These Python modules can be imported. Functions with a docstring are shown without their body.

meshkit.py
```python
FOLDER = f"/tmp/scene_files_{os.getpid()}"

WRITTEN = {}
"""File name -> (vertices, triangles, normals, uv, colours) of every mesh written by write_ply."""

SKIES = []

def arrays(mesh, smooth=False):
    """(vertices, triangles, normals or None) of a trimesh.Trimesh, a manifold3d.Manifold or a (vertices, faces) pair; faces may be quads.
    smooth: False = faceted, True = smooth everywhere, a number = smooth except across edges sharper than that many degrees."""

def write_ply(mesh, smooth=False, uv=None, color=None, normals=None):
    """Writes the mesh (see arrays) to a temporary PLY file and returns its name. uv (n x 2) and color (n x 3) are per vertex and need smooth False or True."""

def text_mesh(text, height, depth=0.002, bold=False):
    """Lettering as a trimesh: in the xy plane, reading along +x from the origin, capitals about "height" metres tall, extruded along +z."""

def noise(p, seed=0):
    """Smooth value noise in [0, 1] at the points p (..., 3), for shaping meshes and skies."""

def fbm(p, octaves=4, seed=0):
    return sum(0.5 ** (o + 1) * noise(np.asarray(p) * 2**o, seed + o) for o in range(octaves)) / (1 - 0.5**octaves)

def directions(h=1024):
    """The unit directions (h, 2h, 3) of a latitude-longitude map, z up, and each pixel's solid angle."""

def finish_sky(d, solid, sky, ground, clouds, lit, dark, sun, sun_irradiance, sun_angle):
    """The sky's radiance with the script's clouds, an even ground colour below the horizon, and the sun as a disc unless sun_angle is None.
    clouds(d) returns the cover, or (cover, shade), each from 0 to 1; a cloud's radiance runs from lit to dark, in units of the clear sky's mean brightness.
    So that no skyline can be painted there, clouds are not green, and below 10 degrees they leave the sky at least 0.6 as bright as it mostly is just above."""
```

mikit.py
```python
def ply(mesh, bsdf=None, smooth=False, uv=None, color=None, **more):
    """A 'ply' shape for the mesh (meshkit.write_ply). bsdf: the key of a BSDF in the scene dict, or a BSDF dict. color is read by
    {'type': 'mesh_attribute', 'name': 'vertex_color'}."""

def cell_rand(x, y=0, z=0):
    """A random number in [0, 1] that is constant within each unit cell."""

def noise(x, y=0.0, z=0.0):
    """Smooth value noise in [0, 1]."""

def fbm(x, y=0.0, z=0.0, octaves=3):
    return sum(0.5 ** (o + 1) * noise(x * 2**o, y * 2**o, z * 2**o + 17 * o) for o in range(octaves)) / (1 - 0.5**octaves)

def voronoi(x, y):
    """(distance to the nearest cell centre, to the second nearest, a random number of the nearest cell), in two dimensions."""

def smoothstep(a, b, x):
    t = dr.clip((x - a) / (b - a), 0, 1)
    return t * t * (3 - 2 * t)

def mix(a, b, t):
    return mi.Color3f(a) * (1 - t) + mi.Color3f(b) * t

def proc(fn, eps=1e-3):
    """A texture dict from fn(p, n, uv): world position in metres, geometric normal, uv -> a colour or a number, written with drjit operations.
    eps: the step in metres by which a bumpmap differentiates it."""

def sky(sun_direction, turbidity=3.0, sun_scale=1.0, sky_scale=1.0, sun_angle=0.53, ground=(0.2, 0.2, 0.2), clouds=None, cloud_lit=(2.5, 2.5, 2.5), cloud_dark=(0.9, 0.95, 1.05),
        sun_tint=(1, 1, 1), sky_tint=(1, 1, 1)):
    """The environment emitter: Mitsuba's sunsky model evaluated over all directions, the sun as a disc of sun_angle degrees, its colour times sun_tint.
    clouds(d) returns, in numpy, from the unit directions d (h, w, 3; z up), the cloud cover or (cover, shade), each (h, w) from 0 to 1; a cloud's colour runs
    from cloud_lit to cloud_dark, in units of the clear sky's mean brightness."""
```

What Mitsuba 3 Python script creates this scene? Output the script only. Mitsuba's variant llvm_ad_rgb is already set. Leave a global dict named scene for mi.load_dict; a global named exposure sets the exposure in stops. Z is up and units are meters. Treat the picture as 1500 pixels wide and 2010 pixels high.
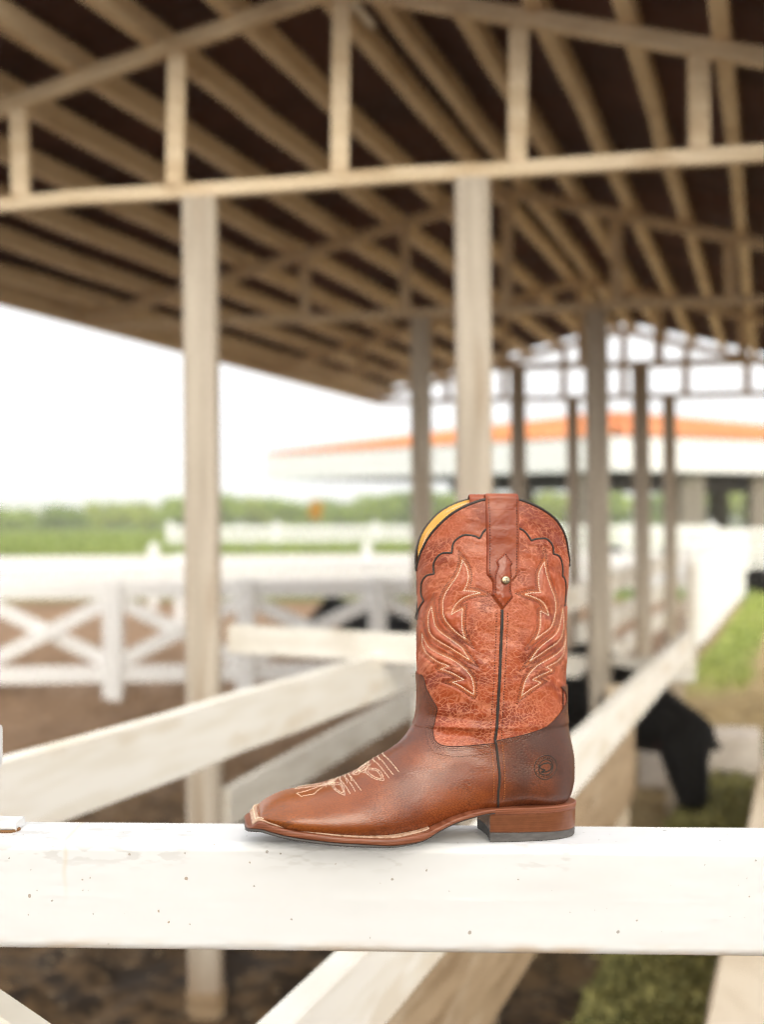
import math, random
import numpy as np, trimesh, mitsuba as mi, drjit as dr, mikit, meshkit
import manifold3d as m3
import shapely
from shapely.geometry import LineString, MultiLineString, Polygon
from scipy.spatial import cKDTree
from scipy.interpolate import LinearNDInterpolator, PchipInterpolator, CubicSpline
from mikit import noise, fbm, voronoi, cell_rand, smoothstep, mix, proc

T = mi.ScalarTransform4f
rng = np.random.default_rng(7)
random.seed(7)
scene, labels = {}, {}

# ------------------------------------------------------------------ camera, sky, exposure
F_PX, U0, V0 = 2650.0, 750.0, 1005.0          # focal length and centre in pixels of the 1500 x 2010 photograph
HORIZON = 995.0
CAM = np.array([0.0, 0.0, 1.55])
PITCH = -math.atan((V0 - HORIZON) / F_PX)
FWD = np.array([0, math.cos(PITCH), math.sin(PITCH)])
UPV = np.array([0, -math.sin(PITCH), math.cos(PITCH)])
FOCUS = 1.165
scene['camera'] = {'type': 'thinlens', 'fov': 2 * math.degrees(math.atan(750 / F_PX)), 'fov_axis': 'x',
                   'to_world': T().look_at(origin=CAM.tolist(), target=(CAM + FWD).tolist(), up=[0, 0, 1]),
                   'aperture_radius': 0.0060, 'focus_distance': FOCUS, 'near_clip': 0.05, 'far_clip': 3000.0, 'medium': {'type': 'ref', 'id': 'haze_air'}}
exposure = 2.8
scene['sky'] = mikit.sky([0.14, -0.91, 0.40], turbidity=3, sun_scale=0.34, sun_angle=42, clouds=lambda d: 1.0,
                         cloud_lit=(2.52, 2.54, 2.58), sun_tint=(.82, 0.99, 1.32), ground=(0.22, 0.19, 0.15))


def ray(u, v):
    return FWD + (u - U0) / F_PX * np.array([1.0, 0, 0]) - (v - V0) / F_PX * UPV


def at_depth(u, v, y):
    d = ray(u, v)
    return CAM + d * (y / d[1])


# ------------------------------------------------------------------ scene helpers
def num(key):
    if key not in scene and key not in labels:
        return key
    i = 1
    while f'{key}_{i:03d}' in scene or f'{key}_{i:03d}' in labels:
        i += 1
    return f'{key}_{i:03d}'


def tag(key, label=None, cat=None, group=None, kind=None):
    d = labels.setdefault(key, {})
    for k, v in (('label', label), ('category', cat), ('group', group), ('kind', kind)):
        if v:
            d[k] = v
    return key


def thing(name, label, cat, group=None):
    key = num(name)
    labels[key] = {}
    return tag(key, label, cat, group)


def obj(name, mesh, bsdf, parent=None, smooth=False, **kw):
    key = num(f'{parent}__{name}' if parent else name)
    scene[key] = mikit.ply(mesh, bsdf, smooth=smooth, **kw)
    return key


def struct(name, mesh, bsdf, smooth=False):
    k = obj(name, mesh, bsdf, smooth=smooth)
    labels[k] = {'kind': 'structure'}
    return k


def stuff(name, mesh, bsdf, label=None, cat=None, parent=None, smooth=False):
    k = obj(name, mesh, bsdf, parent, smooth=smooth)
    labels[k] = {'kind': 'stuff'}
    tag(k, label, cat)
    return k


def cat_mesh(parts):
    vs, fs, o = [], [], 0
    for v, f in parts:
        v = np.asarray(v, float); f = np.asarray(f, int)
        if f.shape[1] == 4:
            f = np.vstack([f[:, [0, 1, 2]], f[:, [0, 2, 3]]])
        vs.append(v); fs.append(f + o); o += len(v)
    return np.vstack(vs), np.vstack(fs)


def unit(a):
    a = np.asarray(a, float)
    return a / np.linalg.norm(a)


def beam(p0, p1, w, h, up=(0, 0, 1), ch=0.004, jitter=0.0):
    """A chamfered bar from p0 to p1; w across, h along up."""
    p0, p1 = np.asarray(p0, float), np.asarray(p1, float)
    d = unit(p1 - p0)
    up = np.asarray(up, float)
    if abs(d @ unit(up)) > 0.95:
        up = np.array([0, 1.0, 0])
    s = unit(np.cross(d, up)); n = np.cross(s, d)
    a, b = w / 2, h / 2
    ch = min(ch, a * .6, b * .6)
    ring = [(-a + ch, -b), (a - ch, -b), (a, -b + ch), (a, b - ch), (a - ch, b), (-a + ch, b), (-a, b - ch), (-a, -b + ch)]
    nseg = max(1, int(np.linalg.norm(p1 - p0) / 0.35)) if jitter else 1
    V = []
    for i in range(nseg + 1):
        t = i / nseg
        c = p0 + (p1 - p0) * t
        if jitter:
            c = c + s * rng.normal(0, jitter) + n * rng.normal(0, jitter)
        V += [c + s * x + n * y for x, y in ring]
    F = []
    for k in range(nseg):
        o = 8 * k
        for i in range(8):
            j = (i + 1) % 8
            F += [(o + i, o + i + 8, o + j), (o + j, o + i + 8, o + j + 8)]
    e = 8 * nseg
    F += [(0, i + 1, i + 2)[::1] for i in range(0)]
    for i in range(1, 7):
        F += [(0, i, i + 1), (e, e + i + 1, e + i)]
    m = trimesh.Trimesh(np.array(V), np.array(F), process=False)
    m.fix_normals()
    return np.array(m.vertices), np.array(m.faces)


def tube(points, r, sides=8, closed=False, flat=1.0, normals=None):
    p = np.asarray(points, float)
    n = len(p)
    if closed:
        t = np.roll(p, -1, 0) - np.roll(p, 1, 0)
    else:
        t = np.gradient(p, axis=0)
    t /= np.linalg.norm(t, axis=1, keepdims=True) + 1e-12
    if normals is None:
        a = np.cross(t, np.where(np.abs(t[:, 2:]) < 0.9, [0, 0, 1.0], [1.0, 0, 0]))
    else:
        a = normals - (normals * t).sum(1, keepdims=True) * t
    a /= np.linalg.norm(a, axis=1, keepdims=True) + 1e-12
    b = np.cross(t, a)
    ang = np.arange(sides) * 2 * np.pi / sides
    rr = np.broadcast_to(r, (n,))[:, None, None]
    V = p[:, None] + rr * (np.cos(ang)[None, :, None] * a[:, None] * flat + np.sin(ang)[None, :, None] * b[:, None])
    F = []
    for i in range(n if closed else n - 1):
        i2 = (i + 1) % n
        for j in range(sides):
            j2 = (j + 1) % sides
            F.append((i * sides + j, i * sides + j2, i2 * sides + j2, i2 * sides + j))
    V = V.reshape(-1, 3)
    F = np.array(F)
    F = np.vstack([F[:, [0, 1, 2]], F[:, [0, 2, 3]]])
    if not closed:
        V = np.vstack([V, p[:1], p[-1:]])
        c0, c1 = len(V) - 2, len(V) - 1
        e = (n - 1) * sides
        F = np.vstack([F, [(c0, (j + 1) % sides, j) for j in range(sides)], [(c1, e + j, e + (j + 1) % sides) for j in range(sides)]])
    return V, F


def resample(pts, step, closed=False):
    p = np.asarray(pts, float)
    if closed:
        p = np.vstack([p, p[:1]])
    s = np.r_[0, np.cumsum(np.linalg.norm(np.diff(p, axis=0), axis=1))]
    n = max(2, int(round(s[-1] / step)) + 1)
    q = np.linspace(0, s[-1], n)
    return np.stack([np.interp(q, s, p[:, k]) for k in range(p.shape[1])], 1)


def smooth_line(pts, step, corners=()):
    """A curve through pts, smooth except at the listed corner indices."""
    p = np.asarray(pts, float)
    cuts = sorted({0, len(p) - 1, *corners})
    out = []
    for a, b in zip(cuts[:-1], cuts[1:]):
        seg = p[a:b + 1]
        if len(seg) > 2:
            s = np.r_[0, np.cumsum(np.linalg.norm(np.diff(seg, axis=0), axis=1))]
            q = np.linspace(0, s[-1], max(4, int(s[-1] / step)))
            seg = np.stack([PchipInterpolator(s, seg[:, k])(q) for k in range(p.shape[1])], 1)
        out.append(seg if not out else seg[1:])
    return resample(np.vstack(out), step)


# ------------------------------------------------------------------ materials
def two(d):
    return {'type': 'twosided', 'bsdf': d}


def mat(name, color, rough=0.6, bump=None, bump_scale=1.0, **kw):
    col = {'type': 'rgb', 'value': list(color)} if isinstance(color, (tuple, list)) else proc(color)
    d = {'type': 'principled', 'base_color': col, 'roughness': rough if not callable(rough) else proc(rough), **kw}
    if bump:
        d = {'type': 'bumpmap', 'arbitrary': proc(bump, eps=kw.pop('eps', 3e-4)), 'scale': bump_scale, 'bsdf': d}
        d['bsdf'].pop('eps', None)
    scene[name] = two(d)
    return name


def lq(p):
    return p.x + 0.35 * p.y, p.z + 0.8 * p.y


def ridge(a, b, c, w):
    """Thin wandering lines where a noise field crosses its middle value."""
    return 1 - smoothstep(.0, w, dr.abs(fbm(a, b, c, octaves=4) - .5))


def leather_cracks(p):
    a, b = lq(p)
    w1, w2 = fbm(a * 55, b * 55, 1.3) - .5, fbm(a * 55, b * 55, 7.7) - .5
    w3, w4 = noise(a * 260, b * 260, 3.3) - .5, noise(a * 260, b * 260, 8.8) - .5
    a2, b2 = a + .014 * w1 + .0022 * w3, b + .010 * w2 + .0022 * w4
    f1, s1, r1 = voronoi(a2 * 230, b2 * 330)
    f3, s3, r3 = voronoi(a2 * 480 + 9, b2 * 560)
    m = smoothstep(.26, .52, fbm(a * 24, b * 24, 2.0))
    l1 = (1 - smoothstep(.0, .22, s1 - f1)) * m * (.45 + .55 * noise(a * 300, b * 300, 1.0))
    l2 = ridge(a2 * 70, b2 * 120, 4.0, .042) * smoothstep(.2, .45, noise(a * 36, b * 36, 5.0)) * .9
    l4 = ridge(a2 * 130 + 5, b2 * 90, 11.0, .050) * smoothstep(.35, .6, noise(a * 40 + 7, b * 40, 5.0)) * .7
    l3 = (1 - smoothstep(.0, .26, s3 - f3)) * smoothstep(.45, .7, fbm(a * 30 + 4, b * 30, 9.0)) * .55
    return dr.minimum(1.0, dr.maximum(dr.maximum(l1, l2), dr.maximum(l3, l4)))


def c_orange(p, n, uv):
    a, b = lq(p)
    t = fbm(a * 45, b * 70, 3.0)
    base = mix((.215, .030, .007), (.37, .066, .016), smoothstep(.30, .66, t))
    worn = smoothstep(.52, .78, fbm(a * 16 + 3, b * 26, 8.0))
    base = mix(base, (.385, .095, .040), worn * .7)
    return mix(base, (.62, .23, .125), leather_cracks(p) * .78)


def b_orange(p, n, uv):
    a, b = lq(p)
    return fbm(a * 320, b * 320, 1.0) * .00022 + fbm(a * 45, b * 75, 4.0) * .0022 - leather_cracks(p) * .00030


mat('leather_orange', c_orange, lambda p, n, uv: .36 + .18 * fbm(p.x * 60, p.y * 60, p.z * 60), b_orange, specular=.55, clearcoat=.35, clearcoat_gloss=.75, eps=3e-4)


def grain(p):
    """Pebbled grain: dark little valleys between the pebbles, drawn out along the foot."""
    a, b = lq(p)
    w1, w2 = fbm(a * 50, b * 50, 1.3) - .5, fbm(a * 50, b * 50, 7.7) - .5
    a, b = a + .010 * w1, b + .008 * w2
    f1, s1, r1 = voronoi(a * 300, b * 540)
    r = ridge(a * 120, b * 260, 3.0, .03) * .5
    amt = .55 + .45 * smoothstep(.3, .62, fbm(a * 20, b * 20, 6.0))
    return dr.minimum(1.0, dr.maximum(1 - smoothstep(.0, .30, s1 - f1), r) * amt)


def brown_base(p):
    a, b = lq(p)
    t = fbm(a * 40, b * 55, 3.0)
    toe = smoothstep(.03, -.10, p.x)                    # lighter dye towards the toe
    c = mix((.20, .042, .009), (.27, .063, .014), smoothstep(.3, .7, t))
    c = mix(c, (.30, .080, .009), toe * .8)
    dark = smoothstep(.085, .125, p.x) * (.55 + .45 * smoothstep(.3, .6, fbm(a * 35, b * 35, 2.0)))
    c = mix(c, (.062, .023, .015), dark * .85)
    burn = (1 - smoothstep(.0, .022, dr.abs(p.x - .02 + .05 * (noise(p.z * 30, 3.0) - .5)))) * smoothstep(1.29, 1.33, p.z)
    return mix(c, (.09, .03, .015), burn * .5)


def c_brown(p, n, uv):
    return mix(brown_base(p), (.030, .010, .005), grain(p) * .58)


def b_brown(p, n, uv):
    a, b = lq(p)
    amt = .45 + .55 * smoothstep(-.07, .02, p.x)
    return (-grain(p) * .00020 + fbm(a * 60, b * 90, 4.0) * .0007) * amt


mat('leather_brown', c_brown, lambda p, n, uv: .27 + .14 * fbm(p.x * 50, p.y * 50, p.z * 50), b_brown, specular=.6, clearcoat=.7, clearcoat_gloss=.88, eps=3e-4)
mat('leather_strap', lambda p, n, uv: mix((.24, .040, .010), (.37, .095, .038), smoothstep(.3, .75, fbm(p.x * 60, p.y * 60, p.z * 45)) * .9), .36,
    lambda p, n, uv: fbm(p.x * 200, p.y * 200, p.z * 200) * .0005 - .3 * leather_cracks(p) * .0003, specular=.55)
mat('leather_tab', lambda p, n, uv: mix((.22, .034, .007), (.32, .06, .016), fbm(p.x * 90, p.y * 90, p.z * 90)), .28, lambda p, n, uv: fbm(p.x * 160, p.y * 160, p.z * 130) * .0008, specular=.6)
mat('lining', lambda p, n, uv: mix((.70, .40, .085), (.82, .52, .15), fbm(p.x * 120, p.y * 120, p.z * 120)), .7)
mat('black_cord', (.040, .030, .025), .45)
mat('thread_white', (.82, .68, .52), .6)
mat('thread_dark', (.055, .016, .008), .6)
mat('thread_tan', (.46, .15, .038), .6)
mat('thread_brown', (.16, .055, .02), .6)
mat('welt_cream', lambda p, n, uv: mix((.52, .35, .245), (.36, .20, .12), smoothstep(.45, .7, fbm(p.x * 300, p.y * 300, p.z * 100))), .7)


def c_sole(p, n, uv):
    s = fbm(p.x * 40, p.y * 40, p.z * 900)
    return mix((.17, .052, .024), (.27, .096, .050), smoothstep(.3, .72, s))


mat('sole_leather', c_sole, .38, lambda p, n, uv: fbm(p.x * 60, p.y * 60, p.z * 1200) * .0003, specular=.5)
mat('heel_stack', lambda p, n, uv: mix((.130, .040, .014), (.17, .056, .022), smoothstep(.3, .7, fbm(p.x * 30, p.y * 30, p.z * 1500) * .6 + .4 * fbm(p.x * 200, p.y * 200, p.z * 200))), .33, specular=.55)
mat('rubber', lambda p, n, uv: mix((.045, .040, .038), (.13, .12, .115), fbm(p.x * 150, p.y * 150, p.z * 300)), .7)
mat('brass', (.42, .34, .22), .32, metallic=1.0)
mat('brass_dark', (.05, .042, .03), .5)
mat('stamp', lambda p, n, uv: mix((.034, .024, .018), (.018, .013, .011), fbm(p.x * 300, p.y * 300, p.z * 300)), .45)


def chips(p, sc, size, seed):
    f, s, r = voronoi(p.x * sc + seed, (p.z + p.y) * sc)
    f = f + .25 * (noise(p.x * sc * 4, p.z * sc * 4, p.y * sc * 4) - .5)
    return (1 - smoothstep(size * .8, size, f)) * dr.select(r > .89, 1.0, 0.0)


def c_rail(p, n, uv):
    c = mix((.715, .72, .725), (.675, .675, .67), smoothstep(.45, .8, fbm(p.x * 6, p.y * 20, p.z * 18)) * .55)
    k1 = chips(p, 40, .030, 0.0)
    k2 = chips(p, 105, .045, 31.0)
    edge = smoothstep(.024, .004, dr.abs(p.z - 1.256)) * smoothstep(.50, .66, fbm(p.x * 70, p.y * 90, p.z * 160)) * smoothstep(.42, .6, noise(p.x * 14, 3.0))
    c = mix(c, (.42, .40, .37), dr.minimum(1.0, edge * .35))
    c = mix(c, mix((.30, .17, .07), (.25, .24, .22), cell_rand(p.x * 60, p.z * 60)), dr.minimum(1.0, k1 + k2) * .7)
    rust = smoothstep(1.181, 1.170, p.z) * smoothstep(.3, .75, fbm(p.x * 25, p.y * 10, p.z * 60))
    c = mix(c, (.52, .36, .20), rust * .65)
    drip = smoothstep(.0035, .0, dr.abs(p.x + .275 + .003 * (noise(p.z * 60, 1.0) - .5))) * smoothstep(1.20, 1.25, p.z)
    return mix(c, (.66, .58, .46), drip * .5)


mat('white_rail', c_rail, .38, lambda p, n, uv: fbm(p.x * 30, p.y * 90, p.z * 90) * .0008 + smoothstep(.0025, .0, dr.abs(p.z - 1.2135)) * .0001, specular=.4)


def wood_paint(name, light, dark, worn, wear=.45, rough=.6):
    def c(p, n, uv):
        g = fbm(p.x * 5 + p.z * 22, p.y * 5, p.z * 30)
        k = mix(light, dark, smoothstep(.35, .75, g))
        return mix(k, worn, smoothstep(.52, .78, fbm(p.x * 9, p.y * 4, p.z * 16 + 4)) * wear)
    return mat(name, c, rough)


wood_paint('white_board', (.86, .83, .77), (.80, .755, .67), (.64, .53, .38), .5)
wood_paint('grey_board', (.80, .77, .71), (.72, .685, .62), (.54, .48, .39), .5)
wood_paint('brown_board', (.40, .29, .18), (.27, .18, .10), (.50, .40, .28), .8)
def c_post(p, n, uv):
    g = fbm(p.x * 55, p.y * 55, p.z * 2.5)
    k = mix((.53, .465, .385), (.42, .36, .29), smoothstep(.3, .75, g))
    k = mix(k, (.33, .24, .155), smoothstep(.56, .80, fbm(p.x * 14, p.y * 14, p.z * 1.6 + 4)) * .75)
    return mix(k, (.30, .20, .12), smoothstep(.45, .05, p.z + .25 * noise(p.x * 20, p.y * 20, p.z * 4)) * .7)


mat('tan_post', c_post, .7)
wood_paint('tan_beam', (.80, .65, .46), (.71, .56, .37), (.45, .29, .14), .45)
wood_paint('weathered', (.66, .62, .54), (.46, .42, .34), (.34, .30, .24), .8)
mat('white_fence', lambda p, n, uv: mix((.87, .875, .88), (.82, .815, .80), fbm(p.x * 3, p.y * 3, p.z * 9)), .6)
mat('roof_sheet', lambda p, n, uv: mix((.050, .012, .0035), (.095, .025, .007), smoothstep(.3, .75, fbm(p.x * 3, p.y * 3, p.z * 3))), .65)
mat('concrete', lambda p, n, uv: mix((.74, .67, .61), (.60, .53, .47), smoothstep(.3, .75, fbm(p.x * 8, p.y * 8, p.z * 8))), .8)
mat('trough_top', lambda p, n, uv: mix((.66, .56, .43), (.50, .40, .28), smoothstep(.35, .75, fbm(p.x * 10, p.y * 4, p.z * 12))), .75)
mat('rust', lambda p, n, uv: mix((.30, .14, .05), (.10, .05, .02), fbm(p.x * 200, p.y * 200, p.z * 200)), .8)


def c_ground(p, n, uv):
    t = fbm(p.x * 2.2, p.y * 2.2, 1.0)
    t2 = fbm(p.x * 14, p.y * 14, 5.0)
    far = smoothstep(6.5, 9.5, p.y - .35 * p.x)
    c = mix((.022, .012, .005), (.115, .068, .030), smoothstep(.34, .66, t * .4 + t2 * .6))
    c = mix(c, (.26, .19, .11), smoothstep(.70, .80, fbm(p.x * 30, p.y * 30, 2.0)) * .7)
    c = mix(c, mix((.16, .095, .052), (.25, .155, .088), t2 * .5 + t * .5), far)
    lane = smoothstep(.0, .25, p.x - .321 * p.y + 1.28) * smoothstep(4.0, 8.0, p.y)     # trodden sandy lane beyond the trough
    c = mix(c, mix((.42, .32, .17), (.31, .225, .105), t), lane)
    green = lane * smoothstep(.34, .50, fbm(p.x * .7, p.y * .35, 9.0)) * smoothstep(10.8, 12.5, p.y) * smoothstep(-.55, -.80, p.x - .321 * p.y + .25 * (noise(p.y * .8, 4.0) - .5))
    c = mix(c, (.30, .36, .07), green)
    field = smoothstep(22.0, 25.0, p.y) * (1 - lane)
    return mix(c, mix((.12, .17, .03), (.17, .23, .05), t), field)


mat('dirt', c_ground, .9)
mat('leaf_crop', lambda p, n, uv: mix((.20, .27, .065), (.34, .41, .13), noise(p.x * 1.5, p.y * .5, p.z * 2)), .6)
for i, (c1, c2) in enumerate([((.15, .23, .028), (.38, .47, .07)), ((.20, .26, .03), (.46, .52, .09)), ((.10, .16, .025), (.26, .35, .055))]):
    mat(f'foliage_{i}', (lambda c1, c2: lambda p, n, uv: mix(c1, c2, noise(p.x * 1.1, p.y * 1.1, p.z * 1.6)))(c1, c2), .7)
mat('bark', (.09, .065, .045), .9)
mat('feed', lambda p, n, uv: mix((.060, .054, .012), (.32, .28, .075), noise(p.x * 30, p.y * 30, p.z * 30)), .8)
mat('feed_green', lambda p, n, uv: mix((.07, .075, .016), (.36, .33, .11), noise(p.x * 25, p.y * 25, p.z * 25)), .8)
mat('grass', lambda p, n, uv: mix((.26, .34, .06), (.46, .50, .14), noise(p.x * 4, p.y * 4, p.z * 4)), .7)
mat('cow_black', lambda p, n, uv: mix((.003, .003, .003), (.008, .007, .006), fbm(p.x * 30, p.y * 30, p.z * 30)), .75, specular=.15)
mat('cow_muzzle', (.14, .11, .10), .5)
mat('ear_tag', (.10, .012, .02), .5)
mat('tile', lambda p, n, uv: mix((.62, .20, .060), (.78, .34, .14), noise(p.x * 2.3, p.y * 2.3, p.z * 5)), .7)
mat('white_wall', (.88, .885, .89), .7)
mat('grey_wall', (.25, .22, .185), .8)
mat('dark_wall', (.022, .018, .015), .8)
mat('orange_paint', (.75, .33, .03), .6)
mat('steel', (.30, .30, .29), .5)

HAZE = .0009
scene['haze_air'] = {'type': 'homogeneous', 'albedo': .96, 'sigma_t': HAZE}
scene['haze'] = {'type': 'cube', 'to_world': T().translate([0, 620, -7]).scale([1500, 1500, 15]), 'bsdf': {'type': 'null'}, 'interior': {'type': 'ref', 'id': 'haze_air'}}
labels['haze'] = {'kind': 'stuff', 'label': 'thin pale haze over the fields', 'category': 'haze'}

# ------------------------------------------------------------------ ground and field
def terrain(x, y):
    return -0.0118 * np.maximum(0, y - 20.0)


def axis(lo, hi, step, far_lo, far_hi, g=1.22):
    core = list(np.arange(lo, hi, step))
    s, a = step, core[-1]
    while a < far_hi:
        s *= g; a += s; core.append(a)
    s, a = step, core[0]
    while a > far_lo:
        s *= g; a -= s; core.insert(0, a)
    return np.array(core)


gx, gy = axis(-3.5, 4.5, .05, -600, 600), axis(3.2, 15, .05, -40, 1000)
X, Y = np.meshgrid(gx, gy, indexing='ij')
P3 = np.stack([X, Y, X * 0], -1)
near = np.clip((60 - Y) / 40, 0, 1)
Z = terrain(X, Y) + near * (.09 * (meshkit.fbm(P3 * [2.2, 2.2, 1], 3, 3) - .5) + .07 * (meshkit.noise(P3 * [9, 9, 1], 5) ** 2 - .25) * np.clip((17 - Y) / 3, 0, 1)
                            + .05 * (meshkit.noise(P3 * [19, 19, 1], 6) ** 3) * np.clip((17 - Y) / 3, 0, 1)) - .02
n0, n1 = len(gx), len(gy)
ii, jj = np.meshgrid(np.arange(n0 - 1), np.arange(n1 - 1), indexing='ij')
q = np.stack([ii * n1 + jj, (ii + 1) * n1 + jj, (ii + 1) * n1 + jj + 1, ii * n1 + jj + 1], -1).reshape(-1, 4)
struct('ground', (np.stack([X, Y, Z], -1).reshape(-1, 3), q), 'dirt', smooth=True)


def blades(x, y, z, h, w, lean=.35, two_seg=True):
    """Many pointed leaves standing at the points; h and w arrays."""
    n = len(x)
    a = rng.uniform(0, 2 * np.pi, n)
    d = np.stack([np.cos(a), np.sin(a), np.zeros(n)], 1)
    o = np.stack([-d[:, 1], d[:, 0], d[:, 2]], 1)
    base = np.stack([x, y, z], 1)
    le = (rng.uniform(.1, 1, n) * lean)[:, None]
    mid = base + [0, 0, 1] * h[:, None] * .6 + o * le * h[:, None] * .35
    tip = base + [0, 0, 1] * h[:, None] * (1 - .3 * le) + o * le * h[:, None] * 1.1
    V = np.stack([base - d * w[:, None] * .4, base + d * w[:, None] * .4, mid + d * w[:, None] * .5, mid - d * w[:, None] * .5, tip], 1).reshape(-1, 3)
    k = np.arange(n)[:, None] * 5
    F = np.vstack([k + [0, 1, 2], k + [0, 2, 3], k + [3, 2, 4]])
    return V, F


n = 26000
yy = 24.5 + 60 * rng.random(n) ** 1.6
xx = yy * rng.uniform(-.34, .10, n)
stuff('crop_field', blades(xx, yy, terrain(xx, yy), rng.uniform(.65, 1.0, n), rng.uniform(.08, .18, n) * (.6 + yy / 50)), 'leaf_crop',
      'bright green leafy crop growing in rows beyond the white corral fences', 'crop')
n = 15000
yy = rng.uniform(11.2, 26, n)
xx = .321 * yy + rng.uniform(-1.12, -.62, n)
keep = meshkit.fbm(np.stack([xx * .7, yy * .35, xx * 0 + 9], 1), 3, 2) > .40 - .02 * (yy - 11)
xx, yy = xx[keep], yy[keep]
stuff('grass', blades(xx, yy, terrain(xx, yy) - .02, rng.uniform(.025, .07, len(xx)), rng.uniform(.012, .025, len(xx)) * yy / 8, 1.6), 'grass',
      'patchy bright green grass along the sandy lane beside the white wall', 'grass')

# ------------------------------------------------------------------ trees far behind the field
def leaf_cloud(centers, radii, count, size):
    V, F = [], []
    pts = []
    for c, r in zip(centers, radii):
        m = int(count * (r[0] * r[2]) / sum(q_[0] * q_[2] for q_ in radii))
        d = rng.normal(size=(m, 3)); d /= np.linalg.norm(d, axis=1, keepdims=True)
        rad = rng.uniform(.55, 1.05, (m, 1))
        pts.append(np.asarray(c) + d * rad * np.asarray(r))
    p = np.vstack(pts)
    m = len(p)
    a = rng.normal(size=(m, 3)); a /= np.linalg.norm(a, axis=1, keepdims=True)
    b = np.cross(a, rng.normal(size=(m, 3))); b /= np.linalg.norm(b, axis=1, keepdims=True)
    s = rng.uniform(.5, 1.3, (m, 1)) * size
    V = np.stack([p - a * s, p + b * s * .6, p + a * s, p - b * s * .6], 1).reshape(-1, 3)
    k = np.arange(m)[:, None] * 4
    return V, np.vstack([k + [0, 1, 2], k + [0, 2, 3]])


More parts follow.
